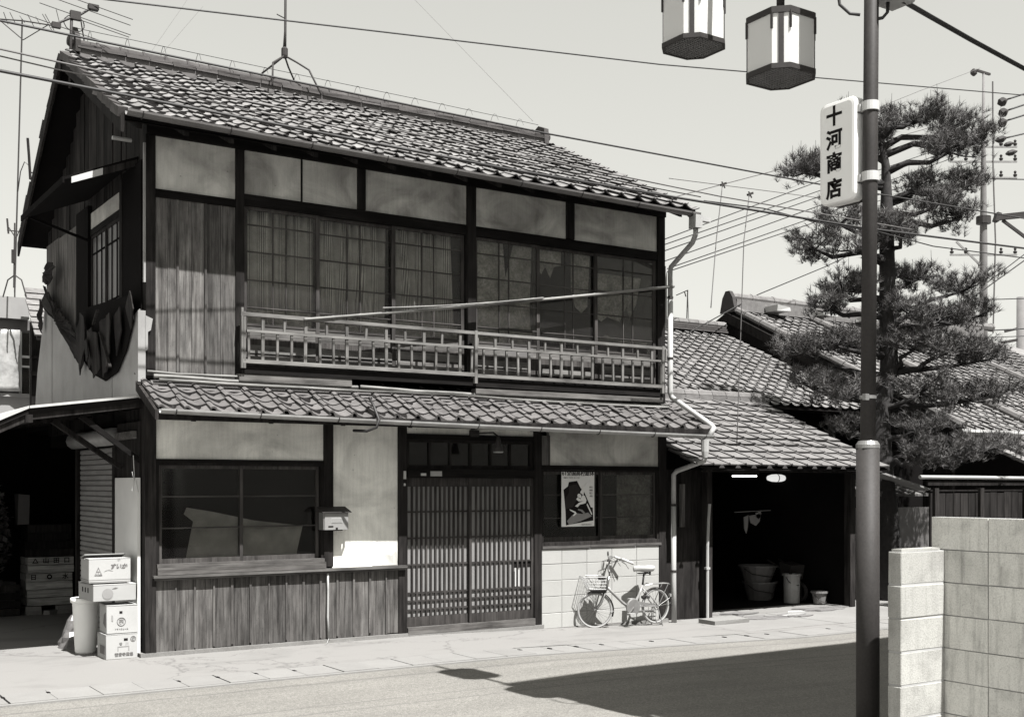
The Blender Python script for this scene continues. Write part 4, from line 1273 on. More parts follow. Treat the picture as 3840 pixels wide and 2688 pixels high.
# hooded lamp over the door
wl = thing('wall_lamp', 'small dark cone lamp hanging under the eave above the door', 'lamp', (7.62, -.5, 2.2))
part('shade', MB().lathe((7.62, -.48, 2.19), [(.062, 0), (.05, .05), (.03, .12), (.018, .19)], 14), 'steel_dark', wl, smooth=True)
part('bulb_rim', MB().lathe((7.62, -.48, 2.175), [(.055, 0), (.062, .014)], 14), 'cream', wl)
part('arm', MB().tube([(7.62, -.48, 2.37), (7.60, -.40, 2.42), (7.55, -.05, 2.42)], .010, 6).box(7.50, 7.62, -.05, -.005, 2.38, 2.46), 'steel_dark', wl)

# long bamboo poles laid across the upstairs railing
def bamboo(label, a, b, r):
    mb = MB(); a = Vector(a); b = Vector(b); n = 16; pts = []; rs = []
    for i in range(n + 1):
        t = i / n; p = a.lerp(b, t) + Vector((0, 0, -.02 * math.sin(PI * t)))
        for dt, k in ((-.004, 1), (0, 1.25), (.004, 1)):
            pts.append(p + (b - a) * dt); rs.append(r * k * (1 - .25 * (1 - t)))
    solo('bamboo_pole', mb.tube(pts, rs, 7), 'bamboo', label, 'pole', 'bamboo poles laid on the upstairs railing', smooth=True)
bamboo('long bamboo pole slanting from the upstairs railing up to the drainpipe', (5.27, -.20, 3.625), (10.66, -.135, 4.49), .021)
bamboo('shorter bamboo pole tied along the top of the long slanting one', (6.22, -.22, 3.825), (8.46, -.20, 4.135), .013)

# conduit on the boarded wall, iron hook on the gutter, cable coil
solo('conduit_pipe', MB().tube([(5.60, -.055, .79), (5.605, -.05, .60), (5.60, -.052, .30), (5.61, -.06, .055)], .013, 7).tube([(5.61, -.06, .06), (5.58, -.09, .02), (5.555, -.12, .005)], .005, 4),
     'pipe', 'thin pale conduit running down the boarded wall to the pavement', 'pipe', smooth=True)
solo('iron_hook', MB().tube([(5.86, -.60, 2.74), (5.865, -.68, 2.66), (5.87, -.80, 2.50), (5.84, -.80, 2.42), (5.76, -.72, 2.38), (5.68, -.55, 2.39)], .016, 6).lathe((5.86, -.60, 2.75), [(.02, -.015), (.02, .015)], 8, 'Y'),
     'wire', 'dark curved iron hook reaching over the lower gutter', 'hook', smooth=True)

# low concrete step by the drainpipe
solo('concrete_step', MB().box(10.98, 11.62, -.62, -.30, -.10, -.035, .006), 'concrete', 'low concrete block lying at the foot of the dark garage wall', 'block')

# ================================================================== BICYCLE
BY = -.43
bi = thing('bicycle', 'small white step-through bicycle with white tyres and front basket against the block wall', 'bicycle', (9.64, BY, -.055))
STEER = Matrix.Translation((9.30, BY, 0)) @ Matrix.Rotation(math.radians(-27), 4, 'Z') @ Matrix.Translation((-9.30, -BY, 0))
TURNS = {'fork', 'handlebar', 'grip', 'brake_lever', 'bell', 'mirror', 'brake_cable', 'headlamp', 'front_basket', 'basket_carrier'}
def bp(name, mb, mat, parent=None, turn=False, **k):
    if turn or name in TURNS: mb.xf(STEER)
    return part(name, mb, mat, parent or bi, **k)
def circle(cx, cz, r, y, a0=0, a1=2 * PI, n=32): return [(cx + r * math.cos(a0 + (a1 - a0) * k / n), y, cz + r * math.sin(a0 + (a1 - a0) * k / n)) for k in range(n + 1)]
for nm, (cx, cz) in (('wheel', (9.15, .180)), ('wheel', (10.125, .190))):
    R_ = .232
    w_ = bp(nm, MB().lathe((cx, BY, cz), [(R_ - .030, -.012), (R_ - .030, .012), (R_ - .024, .013), (R_ - .024, -.013), (R_ - .030, -.012)], 40, 'Y', cap=False), 'steel', turn=cx < 9.5)
    n = 40; tv = []; tf = []
    for k in range(n):
        t = 2 * PI * k / n
        for q in range(8):
            s_ = 2 * PI * q / 8
            rr = R_ - .013 + .015 * math.cos(s_)
            tv.append((cx + rr * math.cos(t), BY + .019 * math.sin(s_), cz + rr * math.sin(t)))
    for k in range(n):
        for q in range(8):
            tf.append((k * 8 + q, k * 8 + (q + 1) % 8, ((k + 1) % n) * 8 + (q + 1) % 8, ((k + 1) % n) * 8 + q))
    bp('tyre', MB().add(tv, tf), 'tyre', w_, turn=cx < 9.5, smooth=True)
    sp = MB()
    for k in range(24):
        t = 2 * PI * k / 24; s_ = .02 if k % 2 else -.02; t2 = t + (.5 if k % 4 < 2 else -.5)
        sp.tube([(cx + .016 * math.cos(t2), BY + s_, cz + .016 * math.sin(t2)), (cx + (R_ - .03) * math.cos(t), BY, cz + (R_ - .03) * math.sin(t))], .0013, 3, caps=False)
    bp('spokes', sp, 'steel_dark', w_, turn=cx < 9.5)
    bp('hub', MB().lathe((cx, BY, cz), [(.012, -.05), (.02, -.03), (.012, -.02), (.012, .02), (.02, .03), (.012, .05)], 10, 'Y'), 'steel', w_, turn=cx < 9.5)
fr = bp('frame', MB().tube([(9.325, BY, .47), (9.42, BY, .385), (9.56, BY, .27), (9.64, BY, .215), (9.71, BY, .205), (9.78, BY, .25), (9.85, BY, .36), (9.905, BY, .475)],
        [.019, .019, .019, .02, .02, .019, .018, .018], 10), 'cream', smooth=True)
bp('chain_stay', MB().tube([(9.70, BY - .03, .215), (9.95, BY - .045, .20), (10.125, BY - .055, .19)], .009, 6).tube([(9.70, BY + .03, .215), (9.95, BY + .045, .20), (10.125, BY + .055, .19)], .009, 6), 'cream', fr, smooth=True)
bp('seat_stay', MB().tube([(9.885, BY - .02, .44), (10.0, BY - .05, .33), (10.125, BY - .055, .19)], .007, 6).tube([(9.885, BY + .02, .44), (10.0, BY + .05, .33), (10.125, BY + .055, .19)], .007, 6), 'cream', fr, smooth=True)
bp('fork', MB().tube([(9.335, BY, .62), (9.30, BY, .44)], .017, 8).tube([(9.30, BY, .445), (9.285, BY - .045, .42), (9.22, BY - .05, .26), (9.15, BY - .05, .18)], .010, 6).tube([(9.30, BY, .445), (9.285, BY + .045, .42), (9.22, BY + .05, .26), (9.15, BY + .05, .18)], .010, 6), 'chrome', smooth=True)
hb = bp('handlebar', MB().tube([(9.345, BY, .62), (9.34, BY, .69)], .013, 8)
        .tube([(9.56, BY - .27, .815), (9.46, BY - .265, .855), (9.40, BY - .25, .86), (9.345, BY - .12, .70), (9.335, BY, .665), (9.345, BY + .12, .70), (9.40, BY + .25, .86), (9.46, BY + .265, .855), (9.56, BY + .27, .815)], .011, 8), 'chrome', smooth=True)
for s_ in (-1, 1):
    bp('grip', MB().tube([(9.46, BY + s_ * .266, .855), (9.60, BY + s_ * .275, .795)], .017, 8), 'white', hb, smooth=True)
    bp('brake_lever', MB().tube([(9.43, BY + s_ * .262, .835), (9.50, BY + s_ * .262, .79), (9.54, BY + s_ * .265, .73)], .005, 5), 'steel', hb)
bp('bell', MB().lathe((9.37, BY + .17, .80), [(.03, 0), (.028, .015), (.012, .028)], 10), 'steel_dark', hb)
bp('mirror', MB().lathe((9.36, BY + .20, .90), [(.03, -.006), (.03, .006)], 10, 'X').tube([(9.37, BY + .2, .80), (9.36, BY + .2, .88)], .005, 4), 'steel_dark', hb)
bp('brake_cable', MB().tube([(9.43, BY - .26, .84), (9.30, BY - .20, .80), (9.24, BY - .08, .66), (9.29, BY - .02, .48)], .004, 4).tube([(9.43, BY + .26, .84), (9.28, BY + .18, .80), (9.24, BY + .06, .66), (9.29, BY + .02, .5)], .004, 4), 'rubber', hb, smooth=True)
bp('headlamp', MB().lathe((9.25, BY, .60), [(.034, -.05), (.034, 0), (.02, .05)], 10, 'X'), 'steel_dark')
# saddle
sd = MB(); vs = []; fs = []; n = 12
prof = [(9.755, .018, .715), (9.80, .032, .722), (9.86, .045, .720), (9.93, .075, .715), (9.99, .098, .712), (10.04, .096, .718), (10.065, .065, .715)]
for (x_, hw, zt) in prof:
    for k in range(n):
        t = 2 * PI * k / n
        vs.append((x_, BY + hw * math.cos(t), zt + (.016 if math.sin(t) > 0 else .055 + (hw * .18)) * math.sin(t)))
for i in range(len(prof) - 1):
    for k in range(n): fs.append((i * n + k, i * n + (k + 1) % n, (i + 1) * n + (k + 1) % n, (i + 1) * n + k))
sd.add(vs, fs + [tuple(range(n)), tuple((len(prof) - 1) * n + k for k in range(n))])
sdl = bp('saddle', sd, 'white', smooth=True)
bp('saddle_spring', MB().tube([(9.99, BY - .05, .66), (9.99, BY - .05, .61)], .014, 6).tube([(9.99, BY + .05, .66), (9.99, BY + .05, .61)], .014, 6).box(9.84, 10.0, BY - .03, BY + .03, .625, .64), 'rubber', sdl)
bp('seat_post', MB().tube([(9.905, BY, .47), (9.93, BY, .64)], .013, 8), 'rubber', smooth=True)
# mudguards
def guard(cx, cz, a0, a1, r):
    mb = MB(); vs = []; fs = []; n = 20
    for k in range(n + 1):
        t = a0 + (a1 - a0) * k / n
        for (dy, dr) in ((-.026, -.010), (-.014, 0), (.014, 0), (.026, -.010)):
            vs.append((cx + (r + dr) * math.cos(t), BY + dy, cz + (r + dr) * math.sin(t)))
    for k in range(n):
        for q in range(3): fs.append((k * 4 + q, k * 4 + q + 1, (k + 1) * 4 + q + 1, (k + 1) * 4 + q))
    return mb.add(vs, fs)
for (cx, cz, a0, a1) in ((9.15, .18, -.35, 2.0), (10.125, .19, -.1, 2.7)):
    mg = bp('mudguard', guard(cx, cz, a0, a1, .250), 'steel_dark', turn=cx < 9.5, smooth=True)
    sol = mg.modifiers.new('sheet', 'SOLIDIFY'); sol.thickness = .002
bp('guard_stay', MB().tube([(9.15, BY - .05, .18), (9.39, BY - .03, .17)], .003, 4), 'chrome', turn=True)
bp('guard_stay', MB().tube([(10.125, BY - .055, .19), (10.35, BY - .03, .29)], .003, 4).tube([(10.125, BY - .055, .19), (10.37, BY - .03, .22)], .003, 4), 'chrome')
# rear rack and front basket
rk = MB()
for dy in (-.06, -.02, .02, .06):
    rk.tube([(9.93, BY + dy * .6, .475), (10.02, BY + dy, .490), (10.30, BY + dy, .485), (10.35, BY + dy * .6, .47)], .005, 5)
for xx in (10.02, 10.12, 10.22, 10.31): rk.tube([(xx, BY - .06, .488), (xx, BY + .06, .488)], .004, 4)
rk.tube([(10.30, BY - .06, .485), (10.125, BY - .058, .19)], .005, 5).tube([(10.30, BY + .06, .485), (10.125, BY + .058, .19)], .005, 5)
bp('rear_rack', rk, 'steel')
bp('reflector', MB().box(10.375, 10.385, BY - .02, BY + .02, .30, .34), 'white')
bk = MB()
x0, x1, y0, y1, z0, z1 = 9.06, 9.27, BY - .12, BY + .12, .46, .62
def lr(a, b, t): return a + (b - a) * t
def corner(z): 
    e = (z - z0) / (z1 - z0)
    return (x0 - .09 * e, x1 + .005, y0 - .03 * e, y1 + .03 * e)
for k in range(5):
    z = lr(z0, z1, k / 4); a, b, c, d = corner(z)
    bk.tube([(a, c, z), (b, c, z), (b, d, z), (a, d, z), (a, c, z)], .0028 if k < 4 else .005, 4)
for k in range(9):
    t = k / 8
    for zz in (0,):
        a, b, c, d = corner(z0); a2, b2, c2, d2 = corner(z1)
        bk.tube([(lr(a, b, t), c, z0), (lr(a2, b2, t), c2, z1)], .002, 3); bk.tube([(lr(a, b, t), d, z0), (lr(a2, b2, t), d2, z1)], .002, 3)
        bk.tube([(a, lr(c, d, t), z0), (a2, lr(c2, d2, t), z1)], .002, 3); bk.tube([(b, lr(c, d, t), z0), (b2, lr(c2, d2, t), z1)], .002, 3)
        bk.tube([(a, lr(c, d, t), z0), (b, lr(c, d, t), z0)], .002, 3)
bsk = bp('front_basket', bk, 'gutter')
bp('basket_carrier', MB().box(9.07, 9.30, BY - .07, BY + .07, .437, .447).box(9.10, 9.28, BY - .055, BY - .045, .405, .437).box(9.10, 9.28, BY + .045, BY + .055, .405, .437), 'rubber')

cc = bp('chain_case', MB().lathe((9.71, BY - .045, .20), [(.10, -.012), (.112, -.006), (.112, .010)], 28, 'Y').box(9.70, 10.14, BY - .055, BY - .035, .14, .15).prism([(9.72, .285), (10.10, .215), (10.12, .18), (9.72, .245)], 'Y', BY - .052, BY - .036), 'steel')
bp('crank', MB().bar((9.71, BY - .065, .20), (9.62, BY - .07, .12), .018, .01).bar((9.71, BY + .06, .20), (9.80, BY + .065, .28), .018, .01), 'chrome')
bp('pedal', MB().box(9.58, 9.67, BY - .15, BY - .075, .105, .13), 'offwhite')
bp('pedal', MB().box(9.76, 9.85, BY + .075, BY + .15, .27, .295), 'offwhite')
bp('kickstand', MB().tube([(10.12, BY - .06, .17), (10.16, BY - .12, -.085)], .008, 5).tube([(10.12, BY + .06, .17), (10.16, BY + .12, -.085)], .008, 5).tube([(10.16, BY - .12, -.084), (10.16, BY + .12, -.084)], .008, 5), 'steel')
bp('wheel_lock', MB().box(9.92, 9.99, BY - .05, BY + .05, .30, .33), 'rubber')

bi.location = (9.64 + .115, -.27, -.065)

# ================================================================== STREET LAMP, SIGN, JUNCTION BOX
PX, PYY = 6.068, -7.31
LX = 6.05
sl = thing('street_lamp', 'dark steel street lamp post with two hanging milky box lanterns', 'street lamp', (PX, PYY, 0))
part('base_tube', MB().lathe((PX, PYY, 0), [(.073, -.02), (.073, 2.035)], 28), 'steel_dark', sl, smooth=True)
part('collar', MB().lathe((PX, PYY, 2.035), [(.075, -.005), (.075, .018), (.060, .042), (.048, .044)], 28), 'steel', sl, smooth=False)
part('pole', MB().tube([(PX, PYY, 2.06), (PX + .014, PYY - .009, 4.0), (PX + .028, PYY - .018, 6.2)], [.048, .047, .045], 24), 'steel_dark', sl, smooth=True)
part('clamp', MB().lathe((PX, PYY, 2.345), [(.050, 0), (.053, .002), (.053, .02), (.05, .022)], 20).box(PX - .075, PX - .04, PYY - .045, PYY - .02, 2.335, 2.375), 'steel', sl)
for (ya, yb, za, zb) in ((-6.569, -5.678, 5.62, 6.05),):
    part('arm', MB().tube([(PX + .02, PYY, 5.35), (LX, PYY + .35, 5.55), (LX, -6.569, 5.72), (LX, -5.678, 6.02), (LX, -5.50, 6.05)], .024, 8), 'steel_dark', sl, smooth=True)
def lantern(yc, zb, rz=0.0):
    hs, c = .205, .088
    oct_ = [(-hs, -hs + c), (-hs + c, -hs), (hs - c, -hs), (hs, -hs + c), (hs, hs - c), (hs - c, hs), (-hs + c, hs), (-hs, hs - c)]
    def O(k, z, s_=1.0): return (LX + oct_[k][0] * s_, yc + oct_[k][1] * s_, z)
    L = None
    for z0, z1, s_ in ((zb, zb + .034, 1.03), (zb + .375, zb + .415, 1.03)):
        ring_ = MB()
        for k in range(8):
            k2 = (k + 1) % 8
            ring_.add([O(k, z0, s_), O(k2, z0, s_), O(k2, z1, s_), O(k, z1, s_), O(k, z0, s_ - .09), O(k2, z0, s_ - .09), O(k2, z1, s_ - .09), O(k, z1, s_ - .09)],
                      [(0, 1, 2, 3), (5, 4, 7, 6), (0, 4, 5, 1), (3, 2, 6, 7)])
        if L is None: L = part('lantern', ring_, 'steel_dark', sl)
        else: part('top_frame', ring_, 'steel_dark', L)
    for k in range(8):
        k2 = (k + 1) % 8
        a = Vector(O(k, 0, .985)); b = Vector(O(k2, 0, .985)); n = Vector(((a + b) / 2 - Vector((LX, yc, 0))).normalized()) * .006
        part('acrylic_pane', MB().add([a + Vector((0, 0, zb + .03)), b + Vector((0, 0, zb + .03)), b + Vector((0, 0, zb + .385)), a + Vector((0, 0, zb + .385)),
              a - n + Vector((0, 0, zb + .03)), b - n + Vector((0, 0, zb + .03)), b - n + Vector((0, 0, zb + .385)), a - n + Vector((0, 0, zb + .385))],
              [(0, 1, 2, 3), (5, 4, 7, 6), (0, 4, 5, 1), (3, 2, 6, 7), (0, 3, 7, 4), (1, 5, 6, 2)]), 'acryl_lamp', L)
    fb = MB()
    for k in (0, 2, 4, 6):
        m_ = (Vector(O(k, 0, 1.0)) + Vector(O((k + 1) % 8, 0, 1.0))) / 2
        t = (Vector(O((k + 1) % 8, 0)) - Vector(O(k, 0))).normalized(); nn = Vector((t.y, -t.x, 0))
        if nn.dot(m_ - Vector((LX, yc, 0))) < 0: nn = -nn
        fb.add([m_ + t * .018 + nn * .004 + Vector((0, 0, zb + .02)), m_ - t * .018 + nn * .004 + Vector((0, 0, zb + .02)), m_ - t * .018 + nn * .004 + Vector((0, 0, zb + .40)), m_ + t * .018 + nn * .004 + Vector((0, 0, zb + .40)),
                m_ + t * .018 - nn * .006 + Vector((0, 0, zb + .02)), m_ - t * .018 - nn * .006 + Vector((0, 0, zb + .02)), m_ - t * .018 - nn * .006 + Vector((0, 0, zb + .40)), m_ + t * .018 - nn * .006 + Vector((0, 0, zb + .40))],
               [(0, 1, 2, 3), (5, 4, 7, 6), (0, 4, 5, 1), (3, 2, 6, 7), (0, 3, 7, 4), (1, 5, 6, 2)])
    part('corner_bar', fb, 'steel_dark', L)
    for k in (0, 1, 2, 3, 7):
        a = Vector(O(k, 0, 1.0)); cdir = (a - Vector((LX, yc, 0))).normalized()
        part('pane_clip', MB().bar(a + cdir * .002 + Vector((0, 0, zb + .27)), a + cdir * .002 + Vector((0, 0, zb + .385)), .013, .013), 'steel_dark', L)
    part('top_plate', MB().prism([(LX + p[0], yc + p[1]) for p in oct_], 'Z', zb + .40, zb + .42), 'steel_dark', L)
    gr = MB()                                         # egg-crate grille in the underside
    nn_ = 15
    for i in range(nn_):
        t = -hs * .9 + 2 * hs * .9 * i / (nn_ - 1)
        lim = hs * .92 if abs(t) < hs - c else hs * .92 - (abs(t) - (hs - c))
        gr.box(LX + t - .002, LX + t + .002, yc - lim, yc + lim, zb + .004, zb + .016)
        gr.box(LX - lim, LX + lim, yc + t - .002, yc + t + .002, zb + .0045, zb + .0155)
    part('grille', gr, 'steel', L)
    part('inner_plate', MB().prism([(LX + p[0] * .93, yc + p[1] * .93) for p in oct_], 'Z', zb + .05, zb + .056), 'gutter_dark', L)
    part('stem', MB().tube([(LX, yc, zb + .41), (LX, yc, 5.72 if yc < -6 else 6.02)], .028, 10), 'steel_dark', L, smooth=True)
lantern(-6.569, 4.605)
lantern(-5.678, 5.09)

sg = thing('shop_sign', 'white upright shop sign with four black characters clamped to the lamp post', 'sign', (PX - .02, -7.10, 3.6))
SX = 6.005
def rrect(y0, y1, z0, z1, r, n=5):
    pts = []
    for (cy, cz_, a0) in ((y1 - r, z1 - r, 0), (y0 + r, z1 - r, PI / 2), (y0 + r, z0 + r, PI), (y1 - r, z0 + r, 1.5 * PI)):
        for k in range(n + 1):
            a = a0 + PI / 2 * k / n; pts.append((cy + r * math.cos(a), cz_ + r * math.sin(a)))
    return pts
y0, y1, z0, z1 = -7.262, -6.958, 3.635, 4.305
n = 24
def loop(x, d, r): return [(x, p[0], p[1]) for p in rrect(y0 + d, y1 - d, z0 + d, z1 - d, r)]
faces_ = []
L0 = [loop(SX + .09, 0, .05), loop(SX + .02, 0, .05), loop(SX + .004, .008, .045), loop(SX, .026, .035)]
mb = MB(); n = len(L0[0]); mb.v = [p for l in L0 for p in l]
for i in range(3):
    for k in range(n): mb.f.append((i * n + k, i * n + (k + 1) % n, (i + 1) * n + (k + 1) % n, (i + 1) * n + k))
mb.f.append(tuple(3 * n + k for k in range(n)))
part('face', mb, 'acryl', sg)
part('back_case', MB().prism(rrect(y0 + .004, y1 - .004, z0 + .004, z1 - .004, .05), 'X', SX + .0905, SX + .15), 'steel_dark', sg)
for ch, zc in (('十', 4.196), ('河', 4.043), ('商', 3.892), ('店', 3.722)):
    text('lettering', ch, .134, (SX - .001, -7.088, zc + .002), SIDE, 'ink', sg, bold=.0045)
for zc in (4.22, 3.77):
    part('bracket', MB().box(PX - .045, PX + .045, -7.262, PYY + .06, zc - .035, zc - .028).box(PX - .02, PX + .02, y0 + .002, PYY + .07, zc - .03, zc + .02).box(SX + .02, PX - .02, y0 - .02, y0 - .001, zc - .028, zc + .018), 'white', sg)
    part('clamp', MB().lathe((PX + .014, PYY - .009, zc - .03), [(.050, 0), (.056, .001), (.056, .059), (.050, .06)], 20).box(PX + .05, PX + .075, PYY - .012, PYY + .012, zc - .02, zc + .02), 'white', sg)

jb = thing('junction_box', 'grey metal junction box with looped cables at the top of the lamp post', 'junction box', (6.22, -7.4, 4.87))
part('case', MB().box(6.09, 6.34, -7.47, -7.28, 4.895, 5.22), 'gutter', jb, bevel=.01)
part('strap', MB().lathe((PX, PYY, 4.99), [(.0495, 0), (.056, .001), (.056, .03), (.0495, .031)], 16), 'steel', jb)
part('cable', MB().tube([(6.19, -7.37, 4.90), (6.185, -7.37, 4.83), (6.15, -7.36, 4.79), (6.09, -7.33, 4.775)], .011, 6), 'wire', jb, smooth=True)
part('cable', MB().tube([(5.93, -7.20, 5.25), (5.915, -7.19, 5.0), (5.93, -7.20, 4.88), (5.98, -7.24, 4.82), (6.03, -7.28, 4.81)], .010, 6), 'wire', jb, smooth=True)

# ================================================================== BLOCK WALLS AT THE RIGHT
wing = thing('block_wing_wall', 'short pale concrete block wing wall with flat cap beside the lamp post', 'wall', (5.98, -7.75, 0))
core = part('mortar', MB().box(5.786, 6.182, -7.796, -7.704, -.05, 1.396), 'blockmortar', wing)
for k in range(7):
    z = k * .2
    part('concrete_block', MB().box(5.782 + R.uniform(-.003, .003), 6.184, -7.80 + R.uniform(-.002, .002), -7.70, z + .003, z + .195, .0015), 'wblock', wing, bevel=.005)
part('cap', MB().box(5.80, 6.16, -7.785, -7.715, 1.397, 1.412, .002), 'wblock', wing)
bwl = thing('block_wall', 'tall grey concrete block wall running towards the camera at the right edge', 'wall', (6.24, -10, 0))
part('mortar', MB().box(6.198, 6.282, -14.0, -7.702, -.05, 1.598), 'blockmortar', bwl)
bme = []
for q in range(4):
    bme.append(MB().box(6.19, 6.29, .0035, .3945, .003, .1965, .0015).mesh('concrete_block', 'cblock'))
for c in range(16):
    for k in range(8):
        o = bpy.data.objects.new('concrete_block', bme[R.randrange(4)]); COL.objects.link(o); o.parent = bwl
        o.location = Vector((R.uniform(-.002, .002), -7.70 - .398 * (c + 1), k * .2)) - Vector(bwl.location)

# building behind the wall whose shade lies on the road
nb = thing('shade_house', 'plain rendered two-storey building behind the block wall, shading the road', 'house', (6.10, -8.28, 0), math.radians(6.5))
part('wall', MB().box(.6, 17.5, -14, -.5, -.1, 8.6), 'wallpale', nb, local=True)
part('roof', MB().prism([(0, 8.62), (0, 8.76), (-7.2, 10.6), (-14.4, 8.76), (-14.4, 8.62)], 'X', 0, 17.9), 'tile_far', nb, local=True)
# ================================================================== NEIGHBOURS TO THE RIGHT
ga = thing('garage', 'low open-fronted garage under a pale tiled roof with dark interior', 'garage', (12.8, 1.5, -.1))
def gp(name, mb, mat, **k): return part(name, mb, mat, ga, **k)
gr_ = gp('roof', MB().prism([(-.56, 1.99), (-.56, 2.03), (2.15, 3.20), (2.15, 3.15)], 'X', 10.85, 14.55), 'dark')
lay_tiles('flat_tile', gr_, T_FLAT, None, 10.66, 13, .30, 11, -.60, 2.055, .432, .262, jit=.004)
x = 10.7
while x < 14.6:
    part('ridge_tile', MB().tube([(x, 2.10, 3.26), (x + .29, 2.10, 3.26)], .085, 8).box(x, x + .292, 2.0, 2.06, 3.15, 3.25, .006), 'ridge' if False else 'tile_flat', gr_)
    x += .30
part('fascia', MB().box(10.85, 14.55, -.53, -.50, 1.965, 1.985), 'plank_dark', gr_)
for i in range(10):
    part('eave_roll', MB().prism([(0, 0), (.04, .05), (.08, 0)], 'Y', -.625, -.60).xf(Matrix.Translation((10.92 + i * .30 + .16, 0, 2.02))), 'tile_edge', gr_) if i < 12 else None
gp('front_wall', MB().box(10.72, 11.50, .16, .24, -.12, 2.0, .003), 'plank_dark')
gp('side_post', MB().box(11.46, 11.56, .05, .15, -.12, 2.0), 'plank_dark')
gp('pale_jamb', MB().box(11.03, 11.11, .12, .155, 1.2, 1.80), 'plank')
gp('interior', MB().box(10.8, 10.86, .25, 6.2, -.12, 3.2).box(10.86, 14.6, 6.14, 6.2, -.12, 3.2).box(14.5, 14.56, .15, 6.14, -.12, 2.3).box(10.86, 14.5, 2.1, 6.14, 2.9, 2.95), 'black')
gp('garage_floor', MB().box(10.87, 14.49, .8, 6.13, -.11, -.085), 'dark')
gp('corner_post', MB().box(14.36, 14.47, -.02, .10, -.12, 2.0), 'plank_dark')
solo('drain_pipe', MB().tube([(11.44, .02, -.1), (11.44, .02, .9), (11.46, .02, 1.30), (11.48, .02, 1.52)], .022, 7).box(11.40, 11.47, -.005, .045, .6, .63), 'pipe', 'thin pale rainwater pipe standing at the left side of the garage opening', 'pipe', smooth=False)
tl = thing('tube_light', 'lit fluorescent tube under the garage ceiling', 'light', (13.6, 1.5, 1.95))
part('tube', MB().tube([(13.34, 1.5, 1.93), (13.87, 1.5, 1.93)], .014, 8), 'lit', tl)
part('batten', MB().box(13.30, 13.91, 1.47, 1.53, 1.955, 2.0), 'steel_dark', tl)
gl_ = thing('bulkhead_lamp', 'lit oval lamp with a centre strap hanging in the garage', 'lamp', (14.34, 1.5, 1.9))
part('globe', MB().lathe((14.33, 1.5, 1.90), [(.0, -.21), (.04, -.19), (.06, -.10), (.065, 0), (.06, .10), (.04, .19), (.0, .21)], 14, 'X', cap=False), 'lit_bulb', gl_, smooth=True)
part('strap', MB().lathe((14.33, 1.5, 1.90), [(.068, -.010), (.068, .010)], 14, 'X', cap=False), 'steel_dark', gl_)
# tubs and buckets inside
def tub(name, label, x, y, z, r0, r1, h, mat='plastic_white', cat='tub', lid=False):
    if mat == 'plastic_white': mat = 'tub'
    t = thing(name, label, cat, (x, y, z))
    part('bucket', MB().lathe((0, 0, 0), [(r0, 0), (r1, h - .03), (r1 + .02, h - .03), (r1 + .02, h), (r1 - .01, h), (r0 - .01, .04)], 18), mat, t, local=True, smooth=False)
    if lid: part('lid', MB().lathe((0, 0, h), [(r1 + .025, .001), (r1 + .025, .03), (.05, .05)], 18), mat, t, local=True)
    else: part('handle', MB().tube([(-(r1), 0, h - .05), (-r1 * .9, -r1 * .5, h - .13), (0, -r1 * 1.05, h - .18), (r1 * .9, -r1 * .5, h - .13), (r1, 0, h - .05)], .007, 4), 'steel_dark', t, local=True)
tub('plastic_tub', 'large pale tub standing on the garage floor under another tub', 14.0, 1.55, -.085, .20, .27, .30)
tub('plastic_tub', 'ragged pale tub stacked on top of the large one in the garage', 13.95, 1.55, .20, .21, .30, .28)
tub('drum', 'slim dull drum standing in the middle of the garage', 14.05, .90, -.085, .125, .13, .46, 'gutter', 'drum')
tub('small_bucket', 'small pale bucket on the garage floor right of the drum', 14.3, .55, -.085, .09, .12, .20, 'plastic_white', 'bucket')
tub('lidded_pot', 'dim round pot with a lid behind the small bucket', 14.3, 1.9, .171, .13, .15, .12, 'gutter', 'pot', True)
solo('wooden_bench', MB().box(14.1, 14.48, 1.6, 2.2, .12, .17).box(14.14, 14.2, 1.64, 1.7, -.085, .12).box(14.14, 14.2, 2.1, 2.16, -.085, .12).box(14.4, 14.46, 1.64, 1.7, -.085, .12).box(14.4, 14.46, 2.1, 2.16, -.085, .12), 'plank_dark', 'low dark bench carrying the lidded pot in the garage', 'bench')
hr = MB()
for (x_, z_, w_, h_) in ((13.35, 1.28, .05, .26), (13.55, 1.30, .13, .16), (13.62, 1.34, .06, .10)):
    hr.prism([(x_ - w_, z_), (x_ + w_, z_ + .03), (x_ + w_ * .7, z_ - h_ * .6), (x_ + w_ * .1, z_ - h_), (x_ - w_ * .8, z_ - h_ * .7)], 'Y', 1.2, 1.215)
hr.tube([(13.1, 1.21, 1.36), (13.9, 1.21, 1.38)], .006, 4)
solo('hanging_rags', hr, 'wallgrey', 'pale rags hanging on a line in the dark of the garage', 'rags')
wb = thing('handcart', 'dark two-handled handcart parked at the right side of the garage', 'handcart', (14.2, 1.0, -.085))
part('tray', MB().prism([(1.0, .26), (1.18, .32), (1.22, .54), (.95, .50)], 'X', 14.10, 14.40), 'steel_dark', wb)
part('wheel', MB().lathe((14.25, .92, .075), [(.12, -.02), (.16, -.02), (.16, .02), (.12, .02)], 16, 'X', cap=False), 'rubber', wb)
part('handle', MB().tube([(14.12, 1.15, .42), (14.12, 1.5, .56)], .015, 5), 'steel_dark', wb)
part('handle', MB().tube([(14.38, 1.15, .42), (14.38, 1.5, .56)], .015, 5), 'steel_dark', wb)
part('leg', MB().bar((14.38, 1.05, .30), (14.38, 1.0, -.085), .03), 'steel_dark', wb)
rg = MB(); rr = random.Random(4)
